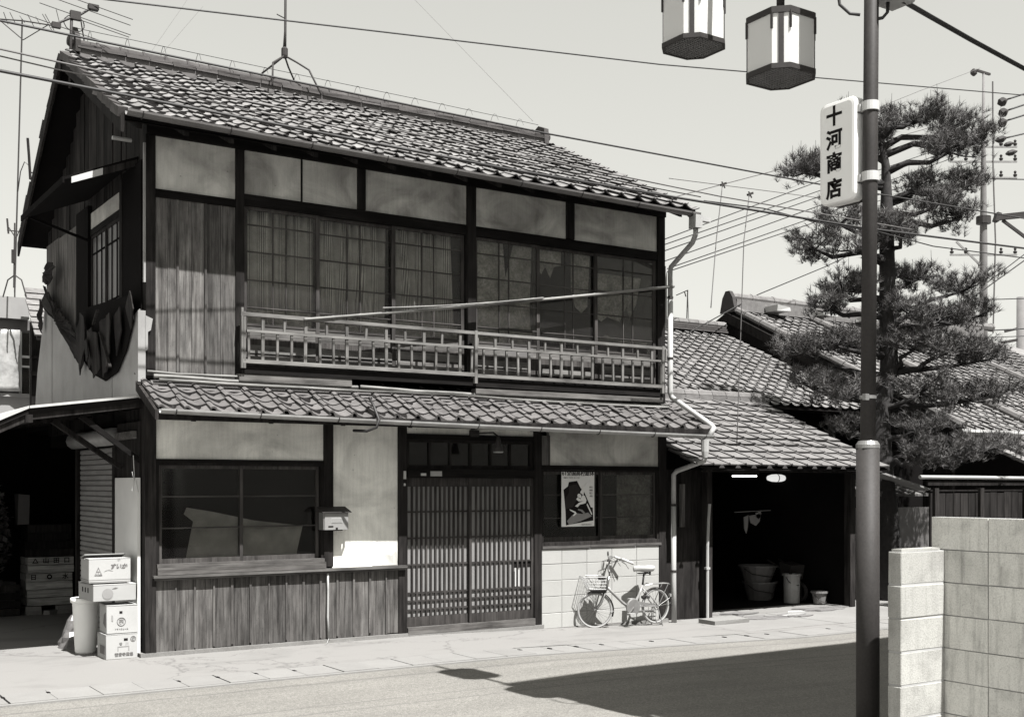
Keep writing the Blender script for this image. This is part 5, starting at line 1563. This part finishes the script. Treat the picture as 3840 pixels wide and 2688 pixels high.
for k in range(14):
    cx, cy = rr.uniform(11.7, 14.3), rr.uniform(-.55, .35); pts = []
    for q in range(9):
        t = 2 * PI * q / 9; r_ = rr.uniform(.06, .24)
        pts.append((cx + r_ * 1.7 * math.cos(t), cy + r_ * .7 * math.sin(t)))
    rg.prism(pts, 'Z', -.093, -.0905 + k * .0012)
o = part('stain', rg, 'rag', pave, kind='stuff')
solo('cardboard_scrap', MB().prism([(12.75, -.25), (13.05, -.32), (13.1, -.18), (12.9, -.12)], 'Z', -.085, -.055).box(12.55, 12.95, -.42, -.34, -.09, -.075, .012), 'card', 'flattened scrap of cardboard on the apron before the garage', 'scrap')

# tiled roof behind the garage
mh = thing('tiled_outhouse', 'long tiled roof of an outhouse rising behind the garage', 'outhouse', (14.5, 7, 0))
r2 = part('roof', MB().prism([(2.82, 3.16), (2.82, 3.22), (7.0, 5.12), (11.2, 3.22), (11.2, 3.16)], 'X', 10.7, 18.35), 'dark', mh)
lay_tiles('far_tile', r2, T_FAR, None, 12.3, 23, .2635, 19, 2.78, 3.24, .4545, .235, jit=.006,
          skip=lambda c, r: False)
part('tile_field', MB().prism([(2.80, 3.225), (2.80, 3.25), (7.0, 5.16), (7.0, 5.13)], 'X', 10.7, 12.29), 'tile_far', r2)
for k in range(3):
    part('ridge_course', MB().box(10.7, 18.3, 6.8 + k * .03, 7.2 - k * .03, 5.13 + k * .05, 5.165 + k * .05), 'ridge', r2)
x = 12.5
while x < 18.2:
    part('ridge_cap', MB().tube([(x, 7, 5.31), (x + .27, 7, 5.31)], .09, 8), 'tile_far', r2); x += .28
part('wall', MB().box(10.8, 18.2, 3.4, 10.6, -.1, 3.3), 'black', mh)

# big gabled house at the right
gh = thing('gabled_house', 'large house with a gabled tiled roof behind the pine tree', 'house', (23, 7, 0))
r3 = part('roof', MB().prism([(1.02, 2.72), (1.02, 2.78), (7.0, 5.66), (13.0, 2.78), (13.0, 2.72)], 'X', 18.5, 27.6), 'dark', gh)
lay_tiles('far_tile', r3, T_FAR, None, 18.55, 34, .266, 26, .98, 2.80, .4815, .252, jit=.008)
part('hip', MB().add([(27.6, 1.02, 2.75), (27.6, 7.0, 5.70), (34.0, 1.02, 2.75), (34.0, 13, 2.75), (27.6, 13, 2.75), (27.6, 1.02, 2.70), (34.0, 1.02, 2.70), (34, 13, 2.7), (27.6, 13, 2.7)],
     [(0, 2, 1), (1, 2, 3), (1, 3, 4), (5, 8, 7, 6), (0, 5, 6, 2), (2, 6, 7, 3)]), 'tile_far', r3)
part('ridge', MB().box(18.6, 27.5, 6.84, 7.16, 5.66, 5.92), 'tile_flat', r3)
x = 18.55
while x < 27.4:
    part('ridge_cap', MB().tube([(x, 7, 5.98), (x + .6, 7, 5.98), (x + .605, 7, 5.98), (x + .67, 7, 5.98)], [.10, .10, .115, .115], 9), 'tile_flat', r3); x += .68
part('ridge_end', MB().prism([(6.76, 5.62), (6.84, 5.95), (6.94, 6.10), (7.06, 6.10), (7.16, 5.95), (7.24, 5.62)], 'X', 18.46, 18.56), 'tile_edge', r3)
for xx in (19.68, 21.2, 22.7):
    part('ridge_vent', MB().box(xx - .22, xx + .22, 6.45, 6.82, 5.70, 5.80, .02), 'white', r3)
part('bargeboard', MB().prism([(1.0, 2.56), (1.0, 2.74), (7.0, 5.62), (7.0, 5.40)], 'X', 18.42, 18.48).prism([(7.0, 5.40), (7.0, 5.62), (13.0, 2.74), (13.0, 2.56)], 'X', 18.42, 18.48), 'post', r3)
for xx in (18.58, 21.0, 24.6):                        # rolls of round tile down the slope
    for k in range(13):
        y0 = 1.0 + k * .46
        part('verge_roll', MB().tube([(xx, y0, 2.86 + (y0 - 1) * .4815), (xx, y0 + .45, 2.86 + (y0 - .55) * .4815)], [.085, .075], 8), 'tile_flat', r3)
part('gable_wall', MB().prism([(1.5, -.1), (1.5, 2.9), (7.0, 5.55), (12.4, 2.9), (12.4, -.1)], 'X', 18.9, 19.0), 'plank_dark', gh)
part('wall', MB().box(19.0, 33, 1.7, 12.3, -.1, 2.72), 'black', gh)
part('eave_gutter', MB().tube([(18.4, .95, 2.74), (30, .95, 2.74)], .06, 6), 'gutter', gh)
pr = part('porch_roof', MB().prism([(-.1, 2.1), (-.1, 2.16), (1.7, 2.95), (1.7, 2.88)], 'X', 18.9, 33), 'tile_far', gh)
for k in range(7):
    part('porch_roll', MB().tube([(19.2 + k * .5, -.15, 2.20), (19.2 + k * .5, 1.6, 2.96)], .06, 6), 'tile_flat', pr)

# boarded fence and small sheds right of the garage
fe = thing('board_fence', 'dark boarded fence with a pale rail along its top behind the block wall', 'fence', (18, -1, -.1))
x = 14.95
while x < 19.5:
    part('board', MB().box(x + .006, x + .175, -1.03, -1.0, -.1, 1.67 + R.uniform(-.01, .01)), 'fence', fe); x += .182
for xx in (15.0, 16.1, 17.25, 18.4):
    part('fence_post', MB().box(xx, xx + .09, -1.08, -.99, -.1, 1.74), 'plank_dark', fe)
part('top_rail', MB().box(14.95, 19.5, -1.035, -.995, 1.69, 1.715), 'post', fe)
part('coping', MB().tube([(14.75, -1.0, 1.905), (16.2, -1.0, 1.90), (19.5, -1.0, 1.88)], .03, 8), 'pipe', fe)
part('coping_board', MB().box(14.95, 19.5, -.99, -.96, 1.78, 1.85), 'post', fe)
sr = thing('side_shed', 'low dark boarded shed between the garage and the fence', 'shed', (16, 1.2, -.1))
part('wall', MB().box(15.0, 17.6, .95, 1.0, -.1, 1.40), 'gutter_dark', sr)
part('wall', MB().box(14.6, 17.8, 1.3, 1.36, -.1, 2.4), 'black', sr)
part('roof', MB().prism([(.35, 1.60), (.35, 1.64), (1.35, 1.88), (1.35, 1.84)], 'X', 14.62, 16.75), 'tile_flat', sr)
for k in range(8):
    part('roof_roll', MB().tube([(14.7 + k * .27, .33, 1.66), (14.7 + k * .27, 1.35, 1.90)], .03, 6), 'tile_flat', sr)
part('roof_sheet', MB().prism([(14.75, 2.05), (14.75, 2.08), (16.35, 1.72), (16.35, 1.69)], 'Y', .0, .30), 'tin', sr)
solo('white_post', MB().box(14.97, 15.03, -1.2, -1.15, -.1, .45).box(14.93, 15.07, -1.22, -1.13, .45, .55), 'white', 'small white post with a block top beside the fence foot', 'post')
solo('rain_barrel', MB().lathe((18.9, -2.2, 0), [(.33, -.1), (.36, 1.0), (.34, 2.35), (.28, 2.48), (.1, 2.52)], 18), 'steel_dark', 'dark rounded tank standing beyond the fence at the right edge', 'tank', smooth=True)

# ================================================================== PINE TREE
rp = random.Random(11)
TX, TY = 15.75, .42
pine = thing('pine_tree', 'tall clipped garden pine with layered needle pads behind the lamp post', 'tree', (TX, TY, -.1))
trunk_pts = [(TX + .10, TY, -.1), (TX + .02, TY, 1.2), (TX - .14, TY, 2.2), (TX - .10, TY + .05, 3.0), (TX + .06, TY, 3.7), (TX + .02, TY, 4.6), (TX + .0, TY, 5.6), (TX + .03, TY + .03, 6.4), (TX - .03, TY, 7.0), (TX - .15, TY, 7.5)]
part('trunk', MB().tube(trunk_pts, [.22, .19, .175, .16, .15, .14, .125, .10, .07, .04], 10), 'bark', pine, smooth=True)
def trunk_at(z):
    for a, b in zip(trunk_pts, trunk_pts[1:]):
        if a[2] <= z <= b[2]:
            t = (z - a[2]) / (b[2] - a[2]); return Vector(a).lerp(Vector(b), t)
    return Vector(trunk_pts[-1])
# needle pads: distance right of the trunk as seen from the road, height, half width, half height, depth offset
pads = [(-.30, 7.72, .55, .20, .1), (.40, 7.78, .50, .22, -.1), (1.05, 7.72, .45, .20, .1), (1.45, 7.48, .32, .22, 0),
        (.95, 7.25, .60, .24, -.2), (-.35, 7.30, .40, .22, .2), (-1.40, 6.95, .34, .20, -.1), (-1.15, 7.0, .3, .16, .2),
        (1.35, 6.75, .45, .28, .2), (.70, 6.35, .45, .26, -.2), (1.25, 6.25, .40, .24, .1), (.55, 6.75, .3, .2, .3),
        (-.80, 6.10, .45, .28, -.1), (-1.15, 5.75, .40, .24, .1), (-.55, 5.65, .40, .22, -.3), (.12, 5.85, .42, .24, -.35),
        (-.70, 5.05, .40, .22, .1), (-.95, 4.72, .34, .15, -.1), (.45, 5.25, .45, .20, .1), (1.15, 5.0, .45, .22, -.1), (1.45, 4.62, .36, .26, .1),
        (.25, 4.62, .35, .24, -.3), (.75, 4.50, .5, .22, -.2), (-.9, 4.12, .62, .24, -.2), (-1.4, 4.0, .4, .22, .0), (-.35, 4.15, .40, .22, .3),
        (1.0, 4.05, .5, .26, -.2), (1.55, 3.90, .36, .26, .1), (.35, 4.05, .5, .26, -.3), (-.75, 3.35, .55, .30, -.3), (-1.25, 3.45, .34, .24, 0),
        (.45, 3.35, .55, .28, -.3), (1.15, 3.25, .6, .28, -.1), (1.7, 3.3, .35, .2, .1), (.35, 2.75, .45, .28, -.4),
        (.85, 2.35, .55, .30, -.5), (1.45, 2.42, .5, .26, -.5), (.3, 2.30, .3, .3, -.5), (-.7, 2.75, .3, .2, 0)]
for k in range(4):
    pads.append((rp.uniform(-.45, .5), rp.uniform(4.0, 7.6), rp.uniform(.2, .32), rp.uniform(.14, .24), rp.uniform(-.4, .25)))
CR = Vector((.8363, -.5484, 0)); CD = Vector((.5484, .8363, 0))
br_ = MB(); nv = []; nf = []
def needle(p, d, L, w):
    s_ = d.cross(Vector((rp.uniform(-1, 1), rp.uniform(-1, 1), rp.uniform(-1, 1)))).normalized() * w
    i = len(nv); nv.extend([tuple(p + s_), tuple(p - s_), tuple(p + d * L)]); nf.append((i, i + 1, i + 2))
for (u, z, rx, rz_, dd) in pads:
    c = Vector((TX, TY, 0)) + CR * u + CD * dd; c.z = z
    b0 = trunk_at(max(1.0, z - rp.uniform(.15, .45)))
    m1 = b0.lerp(c, .35) + Vector((rp.uniform(-.08, .08), rp.uniform(-.08, .08), rp.uniform(-.12, .12)))
    m2 = b0.lerp(c, .7) + Vector((rp.uniform(-.1, .1), rp.uniform(-.1, .1), -.10))
    br_.tube([b0, m1, m2, c + Vector((0, 0, -.08))], [.065, .05, .038, .02], 6)
    rz_ *= .78
    nt_ = int((230 if z > 3.6 else 190) * rx / .45)
    twig_ends = []
    for k in range(9):
        e = c + CR * rp.uniform(-rx, rx) * .85 + CD * rp.uniform(-.5, .5) + Vector((0, 0, rp.uniform(-.9, .9) * rz_))
        m_ = (c + e) / 2 + Vector((rp.uniform(-.06, .06), rp.uniform(-.06, .06), rp.uniform(-.1, .02)))
        br_.tube([c + Vector((0, 0, -.08)), m_, e], [.018, .013, .006], 4)
        twig_ends.append(e)
    for k in range(nt_):
        if rp.random() < .72:
            e = rp.choice(twig_ends); p = e + Vector((rp.gauss(0, .085), rp.gauss(0, .085), rp.gauss(0, .07)))
        else:
            a = rp.uniform(0, 2 * PI); r_ = math.sqrt(rp.random())
            p = c + CR * (rx * r_ * math.cos(a)) + CD * (.5 * r_ * math.sin(a)) + Vector((0, 0, rz_ * rp.uniform(-.8, .8) * math.sqrt(max(0, 1 - r_ * r_)) + .03))
        ax = Vector((rp.gauss(0, .4), rp.gauss(0, .4), 1)).normalized()
        out = (p - c); out.z = 0
        if out.length > .05: ax = (ax + out.normalized() * .35).normalized()
        for q in range(20):
            d = (ax + Vector((rp.gauss(0, .8), rp.gauss(0, .8), rp.gauss(0, .40)))).normalized()
            needle(p + ax * rp.uniform(-.02, .05), d, rp.uniform(.08, .145), .0038)
        if rp.random() < .10:                        # pale upright candle of new growth
            br_.tube([p, p + Vector((rp.uniform(-.02, .02), rp.uniform(-.02, .02), rp.uniform(.12, .26)))], [.006, .003], 3, caps=False)
br_part = part('branch', br_, 'bark', pine, smooth=True)
me = bpy.data.meshes.new('needles'); me.from_pydata(nv, [], nf); me.materials.append(M['needle']); me.update()
put('crown', me, pine)

# ================================================================== UTILITY POLES
up = thing('utility_pole', 'tall concrete utility pole with crossarms and insulators beyond the pine', 'utility pole', (35.28, 12.3, 0))
part('pole', MB().lathe((35.28, 12.3, 0), [(.15, -.1), (.125, 10.0), (.08, 12.8), (.035, 15.7)], 12), 'pole_c', up, smooth=True)
for z in (13.2, 12.7, 12.15, 9.55):
    part('crossarm', MB().bar((35.28 - .95, 12.3 + .62, z), (35.28 + .95, 12.3 - .62, z), .055), 'steel', up)
    for t in (-.9, -.5, .5, .9):
        part('insulator', MB().lathe((35.28 + t, 12.3 - t * .65, z + .05), [(.05, 0), (.07, .06), (.03, .10), (.05, .16), (.02, .2)], 8), 'steel_dark', up)
part('crossarm', MB().bar((35.28 - .4, 12.3, 15.72), (35.28 + .35, 12.3, 15.72), .07).lathe((34.75, 12.3, 15.62), [(.04, -.12), (.11, -.05), (.11, .05), (.04, .12)], 8), 'steel_dark', up)
part('cable_riser', MB().tube([(35.50, 12.1, 15.4), (35.52, 12.1, 12.5), (35.58, 12.05, 10.0), (35.52, 12.1, 6.9)], .025, 6), 'wire_grey', up)
part('stay_band', MB().lathe((35.28, 12.3, 10.6), [(.24, 0), (.24, .25)], 12), 'steel_dark', up)
part('bracket', MB().bar((35.28, 12.3, 9.1), (34.5, 12.8, 10.0), .06), 'steel', up)
def atd(px, py, d):
    u = (px - 1148) / 2650 * d
    return Vector((d * .5484 + u * .8363, -12.4 + d * .8363 - u * .5484, 1.8 + (1085 - py) * d / 2650))
p2 = atd(2290, 770, 62)
sp2 = thing('utility_pole', 'shorter distant pole with a drum transformer at the right edge', 'utility pole', (p2.x, p2.y, 0))
part('pole', MB().lathe((p2.x, p2.y, 0), [(.30, -.1), (.24, 11.6)], 10), 'pole_c', sp2, smooth=True)
part('transformer', MB().lathe((p2.x - .9, p2.y + .3, 6.9), [(.30, 0), (.30, 1.0)], 10), 'wallpale', sp2)
part('fitting', MB().bar((p2.x - .9, p2.y + .6, 9.2), (p2.x, p2.y, 9.4), .14).bar((p2.x - .7, p2.y + .5, 9.8), (p2.x, p2.y, 10.0), .12), 'steel_dark', sp2)
# end of a crossarm with strain insulators reaching in from the right edge
xa = thing('strain_insulators', 'row of dark wedge-shaped strain insulators on wires at the right edge', 'insulators', tuple(atd(2290, 300, 24)))
for (px, py, w_, h_) in ((2248, 228, 22, 9), (2250, 252, 22, 9), (2248, 275, 22, 9), (2245, 312, 26, 7), (2262, 323, 22, 5), (2268, 342, 26, 6)):
    d = 26; a, b, c_, e = atd(px - w_ / 2, py + h_ * .6, d), atd(px + w_ / 2, py - h_ * .5, d), atd(px - w_ * .1, py - h_, d), atd(px + w_ * .1, py + h_, d)
    part('insulator', MB().tube([a, a.lerp(b, .25), a.lerp(b, .6), b], [.02, h_ * .010, h_ * .0115, .015], 7), 'steel_dark', xa)
xm = thing('steel_crossarm', 'dark steel crossarm with a diagonal strut at the right edge', 'crossarm', tuple(atd(2290, 485, 26)))
part('arm', MB().bar(atd(2236, 488, 26), atd(2330, 478, 26), .12), 'steel_dark', xm)
part('end_block', MB().bar(atd(2231, 486, 26), atd(2240, 489, 26), .19), 'steel_dark', xm)
part('strut', MB().bar(atd(2248, 494, 26), atd(2330, 555, 26), .06), 'steel_dark', xm)
# ================================================================== OVERHEAD WIRES
def wire(label, pts, r, mat='wire', sag=0.0, group='overhead wires', name='overhead_wire'):
    P = [Vector(p) for p in pts]; out = []
    for a, b in zip(P, P[1:]):
        n = 8
        for k in range(n):
            t = k / n; out.append(a.lerp(b, t) + Vector((0, 0, -sag * 4 * t * (1 - t))))
    out.append(P[-1])
    return solo(name, MB().tube(out, r, 5), mat, label, 'wire', group, smooth=True)
wire('thick service cable crossing in front of the upper roof and on past the sign', [(-14, -1.5, 5.75), (1.889, -1.5, 5.345), (7.08, -1.5, 5.262), (9.65, -1.5, 5.274), (12.88, -1.5, 5.305), (16.6, -1.5, 5.43), (30, -1.5, 6.0)], .016)
wire('thin lead running along just under the thick service cable right of the roof', [(10.0, -1.48, 5.30), (11.0, -1.5, 5.33), (12.0, -1.5, 5.27), (13.2, -1.5, 5.29), (14.4, -1.5, 5.22), (16.6, -1.5, 5.28), (24, -1.5, 5.5)], .009)
wire('cable passing level with the main ridge and behind the sign', [(-14, -1.5, 5.9), (1.889, -1.5, 5.776), (7.64, -1.5, 5.738), (11.97, -1.5, 5.782), (30, -1.5, 6.2)], .011)
wire('paler cable entering at left above the verge and crossing the roof tiles', [(-14, -1.45, 5.8), (1.889, -1.45, 5.55), (2.45, -1.45, 5.53), (3.56, -1.45, 5.50), (6.5, -1.45, 5.47), (10.3, -1.45, 5.40), (14, -1.45, 5.42)], .009, 'wire_grey')
wire('twisted thin drop line just below the paler cable at the left verge', [(-14, -1.42, 5.75), (1.889, -1.42, 5.50), (2.366, -1.42, 5.475), (3.29, -1.42, 5.455), (4.3, -1.42, 5.42), (10.0, -1.42, 5.36)], .007, 'wire_grey')
wire('topmost thin wire crossing the whole sky behind the lanterns', [(-2, -1.5, 5.72), (2.787, -1.5, 6.158), (9.275, -1.5, 6.837), (16.58, -1.5, 7.785), (26, -1.5, 9.1)], .0085)
# thick wrapped cable from the lamp post junction box
tc_ = [atd(2024, 2, 7.6), atd(2090, 40, 8.0), atd(2180, 91, 8.5), atd(2300, 156, 9.2), atd(2700, 370, 12.0)]
wire('thick rope-wrapped cable running down to the right from the junction box', tc_, .0175)
coil = MB(); a, b = tc_[0], tc_[3]
for k in range(34):
    p = a.lerp(b, k / 33)
    coil.lathe(p, [(.022, -.012), (.022, .012)], 6, 'X')
# six parallel wires to the tall pole
tg = [(14.72, 260), (14.25, 262), (13.8, 290), (13.35, 300), (13.05, 322), (12.9, 335)]
src = [(1488, 537), (1488, 549), (1525, 550), (1497, 583), (1497, 602), (1497, 609)]
names6 = ['highest', 'second highest', 'third', 'fourth', 'fifth', 'lowest']
dst = [(2205, 268), (2205, 300), (2205, 312), (2205, 330), (2205, 355), (2205, 372)]
for k in range(6):
    a = atd(src[k][0], src[k][1], 24); b = atd(dst[k][0], dst[k][1], 40)
    a0 = a + (a - b) * .3
    wire('%s of six thin parallel wires slanting up behind the sign to the tall pole' % names6[k], [a0, a, b], .012, 'wire', group='parallel wires to the tall pole')
wire('thin wire from the top of the tall pole down behind the pine', [atd(2198, 153, 40), atd(2060, 205, 32), atd(1850, 290, 26)], .008, 'wire_grey')
wire('slanting wire meeting the gabled house ridge above the outhouse', [atd(1500, 770, 24), atd(1700, 660, 27), atd(1850, 598, 30), atd(2100, 480, 38)], .014)
wire('span wire leaving the right roof end and passing behind the sign', [atd(1500, 400, 22), atd(1735, 430, 24), atd(2100, 480, 28)], .008, 'wire_grey')
wire('short span with a clamp rising towards the sign', [atd(1500, 445, 22), atd(1622, 413, 23), atd(1835, 357, 25), atd(2150, 268, 29)], .009, 'wire_grey')
for lab, (p0, p1, p2_) in (('thin drop wire hanging from a clamp above the outhouse roof', ((1620, 415), (1606, 540), (1594, 690))), ('second thin drop wire hanging right of the first', ((1680, 437), (1668, 540), (1652, 1000)))):
    wire(lab, [atd(*p0, 16.5), atd(*p1, 16.3), atd(*p2_, 16.0)], .007, 'wire_grey', group='hanging drop wires')
for lab, (px, py) in (('small dark wire clamp, left one above the outhouse', (1622, 413)), ('small forked wire clamp, right one above the outhouse', (1682, 435))):
    c = atd(px, py, 16.5)
    solo('wire_clamp', MB().bar(c + Vector((-.05, 0, -.02)), c + Vector((.05, 0, .02)), .03).bar(c + Vector((-.03, 0, .03)), c + Vector((.03, 0, -.05)), .014), 'steel_dark', lab, 'clamp', 'wire clamps')
right_w = [('wire ending at the uppermost strain insulator', [(2259, 223), (2330, 200)], 26, .02), ('wire ending at the second strain insulator', [(2261, 247), (2330, 224)], 26, .02),
           ('wire ending at the third strain insulator', [(2259, 270), (2330, 248)], 26, .02), ('wire from the fourth insulator to the right edge', [(2258, 309), (2330, 292)], 26, .018),
           ('level wire from the tall pole to the right edge', [(2205, 401), (2330, 403)], 40, .022), ('wire from the tall pole foot to the right above the far roof', [(2205, 672), (2330, 668)], 40, .02),
           ('steep wire from low behind the pine up to the right edge', [(2040, 750), (2180, 668), (2330, 560)], 30, .016), ('stay wire rising right from the tall pole middle', [(2205, 640), (2330, 545)], 40, .018),
           ('low wire passing the distant pole', [(2195, 742), (2330, 735)], 50, .03), ('second low wire passing the distant pole', [(2200, 757), (2330, 752)], 50, .02)]
for lab, pts, d, r in right_w:
    wire(lab, [atd(p[0], p[1], d) for p in pts], r, group='wires at the right edge')
wire('faint stay wire dropping from the sky to the right end of the ridge', [atd(930, 0, 26), atd(1195, 272, 21)], .003, 'wire_grey', group='faint stay wires of the roof mast')
wire('faint stay wire at left dropping to the ridge near the verge', [atd(420, 0, 22), atd(338, 118, 17.5)], .0025, 'wire_grey', group='faint stay wires of the roof mast')
wire('faint stay wire dropping to the ridge right of its neighbour', [atd(455, 15, 22), atd(362, 122, 17.5)], .0025, 'wire_grey', group='faint stay wires of the roof mast')

# ================================================================== AERIALS
ms = thing('aerial_mast', 'black aerial mast on a bent four-legged stand astride the main ridge', 'mast', (6.13, 2.5, 7.13))
part('mast', MB().tube([(6.13, 2.5, 7.50), (6.14, 2.5, 7.75), (6.15, 2.5, 9.4)], [.026, .018, .018], 8), 'steel_dark', ms, smooth=True)
part('socket', MB().lathe((6.13, 2.5, 7.40), [(.035, 0), (.045, .03), (.045, .12), (.03, .14)], 10), 'steel_dark', ms)
for (dx, dy) in ((-.34, -.30), (.34, -.30), (-.30, .30), (.30, .30)):
    part('leg', MB().tube([(6.13, 2.5, 7.43), (6.13 + dx * .35, 2.5 + dy * .4, 7.33), (6.13 + dx * .75, 2.5 + dy * .75, 7.22), (6.13 + dx, 2.5 + dy * 1.4, 6.86)], .013, 6), 'steel_dark', ms, smooth=True)
part('guy_hook', MB().tube([(6.13, 2.5, 7.93), (6.02, 2.5, 7.96)], .008, 4), 'steel_dark', ms)

a2 = thing('tv_aerial', 'tv aerial with long thin rods on a pole at the left end of the ridge', 'aerial', (3.22, 2.2, 6.8))
part('mast', MB().tube([(3.22, 2.2, 6.75), (3.23, 2.2, 7.35), (3.24, 2.2, 7.66)], .018, 7), 'steel_dark', a2, smooth=True)
part('guy', MB().tube([(3.34, 2.2, 7.62), (3.42, 2.3, 7.30), (3.50, 2.4, 7.0)], .008, 5), 'steel_dark', a2)
part('boom', MB().tube([(3.02, 2.15, 7.45), (3.24, 2.2, 7.60), (3.34, 2.22, 7.66), (3.50, 2.25, 7.80)], .016, 6).box(3.22, 3.34, 2.17, 2.23, 7.58, 7.68).box(3.44, 3.56, 2.2, 2.28, 7.76, 7.82).box(3.0, 3.1, 2.12, 2.18, 7.42, 7.48), 'steel_dark', a2)
for (x_, z_, l0, l1) in ((3.50, 7.80, -.42, .45), (3.42, 7.73, -.55, .50), (3.30, 7.63, -.42, .62), (3.28, 7.60, -.05, .62), (3.05, 7.47, -.62, .62)):
    part('rod', MB().tube([(x_ + l0 * .98, 2.2 - l0 * .2, z_ - l0 * .23 + .0), (x_ + l1 * .98, 2.2 - l1 * .2, z_ - l1 * .23)], .005, 4), 'steel_dark', a2)

ms.location.z += .10
a2.location = Vector(a2.location) + Vector((.13, .2, -.19))

def ground_aerial(name, label, base_px, base_py, top_py, d, tripod=True, els=()):
    b = atd(base_px, base_py, d); t = atd(base_px + (17 if top_py < 100 else 2), top_py, d)
    a = thing(name, label, 'aerial', tuple(b))
    part('mast', MB().tube([b, t], .016, 6), 'steel_dark', a)
    if tripod:
        for s_ in (-1, 0, 1):
            part('leg', MB().tube([b + Vector((0, 0, .35)), b + CR * (.14 * s_) + Vector((0, 0, .25)), b + CR * (.24 * s_) + Vector((0, 0, -.1))], .015, 5), 'steel_dark', a)
    for (x0, y0, x1, y1, r) in els:
        part('rod', MB().tube([atd(x0, y0, d), atd(x1, y1, d)], r, 4), 'steel_dark', a)
ground_aerial('tv_aerial', 'tall thin aerial mast with a comb of short rods at the far left', 33, 655, 44, 24, True,
              [(-5, 43, 50, 47, .014), (50, 47, 120, 58, .014), (8, 28, 18, 55, .008), (22, 28, 36, 56, .008), (44, 36, 56, 52, .006), (62, 33, 76, 60, .008), (80, 38, 90, 56, .006), (95, 32, 116, 68, .008), (101, 32, 121, 68, .008), (126, 22, 136, 62, .007), (2, 48, 52, 90, .011), (52, 90, 110, 55, .011)])
ground_aerial('tv_aerial', 'small folded aerial low on a stub mast above the left flat roof', 31, 645, 500, 25, False,
              [(16, 490, 19, 524, .02), (16, 516, 50, 520, .012), (20, 510, 36, 535, .012), (36, 535, 48, 505, .010), (31, 590, 31, 560, .05)])
ground_aerial('tv_aerial', 'tiny distant aerial above the outhouse roof', 1540, 717, 650, 30, False,
              [(1516, 662, 1541, 651, .012), (1544, 717, 1542, 655, .01), (1535, 655, 1538, 665, .02)])
ca = thing('cable_bracket', 'rusty pipe bracket with a looped cable sticking out behind the left eave', 'bracket', tuple(atd(65, 370, 16.2)))
part('pipe', MB().tube([atd(62, 310, 16.2), atd(65, 350, 16.2), atd(68, 402, 16.2)], .018, 6), 'post', ca)
part('arm', MB().tube([atd(68, 387, 16.2), atd(95, 389, 16.4)], .010, 5).tube([atd(68, 402, 16.2), atd(92, 405, 16.4)], .010, 5), 'steel_dark', ca)
part('cable', MB().tube([atd(66, 372, 16.2), atd(55, 363, 16.2), atd(46, 385, 16.2), atd(40, 430, 16.2)], .007, 5).tube([atd(68, 385, 16.2), atd(100, 405, 16.3), atd(135, 418, 16.0)], .007, 5), 'wire', ca, smooth=True)

# ================================================================== BUILDINGS BEHIND AT LEFT
fb_ = thing('flat_roof_house', 'pale flat-roofed building with a sheeted window behind the house at left', 'building', (3.5, 16, 0))
part('parapet', MB().box(-4, 5.13, 13.9, 20, 5.25, 5.70), 'wallgrey', fb_)
part('wall', MB().box(-4, 5.45, 14.05, 20, 3.7, 5.249), 'gutter_dark', fb_)
part('wall', MB().box(-4, 5.5, 13.95, 20, -.1, 3.66), 'wallgrey', fb_)
part('ledge', MB().box(-4, 5.5, 13.85, 14.05, 3.62, 3.69), 'wallgrey', fb_)
wf = part('window', MB().box(4.95, 5.0, 13.98, 14.04, 3.7, 5.0).box(5.16, 5.20, 13.98, 14.04, 3.7, 5.0).box(5.0, 5.4, 13.985, 14.03, 4.45, 4.5).box(5.0, 5.4, 13.985, 14.03, 4.25, 4.29), 'wallpale', fb_)
part('pane', MB().box(5.0, 5.42, 14.03, 14.045, 3.7, 4.98), 'glass', wf)
tp = MB(); vs = []; fs = []
for i in range(9):
    for k in range(12):
        vs.append((3.2 + 1.72 * i / 8, 13.78 + .05 * math.sin(i * 2.1 + k * .7) + R.uniform(-.02, .02), 3.72 + 1.28 * k / 11))
for i in range(8):
    for k in range(11): fs.append((i * 12 + k, i * 12 + k + 1, (i + 1) * 12 + k + 1, (i + 1) * 12 + k))
tp_o = solo('plastic_sheet', tp.add(vs, fs), 'poly', 'creased translucent plastic sheet hung over the window of the left building', 'sheet', smooth=True)
so = tp_o.modifiers.new('film', 'SOLIDIFY'); so.thickness = .004
te = thing('tiled_lean_roof', 'small tiled roof corner showing between the flat-roofed building and the house', 'roof', (5.4, 13, 4.6))
lr_ = part('roof_deck', MB().prism([(13.6, 5.78), (13.6, 5.84), (12.4, 4.72), (12.4, 4.66)], 'X', 4.98, 6.6), 'tile_edge', te)
for r_ in range(8):
    part('tile_course', MB().box(4.94 + R.uniform(-.01, .01), 6.5, 0, .20, 0, .03, .006).xf(Matrix.Translation((0, 12.36 + r_ * .15, 4.74 + r_ * .14)) @ Matrix.Rotation(.62, 4, 'X')), 'tile_flat', lr_)
part('eave_wall', MB().box(5.0, 6.5, 13.0, 13.2, 3.4, 5.1).box(4.97, 5.9, 12.9, 13.0, 4.0, 4.08).box(4.97, 5.9, 12.9, 13.0, 4.35, 4.40), 'plank_dark', te)
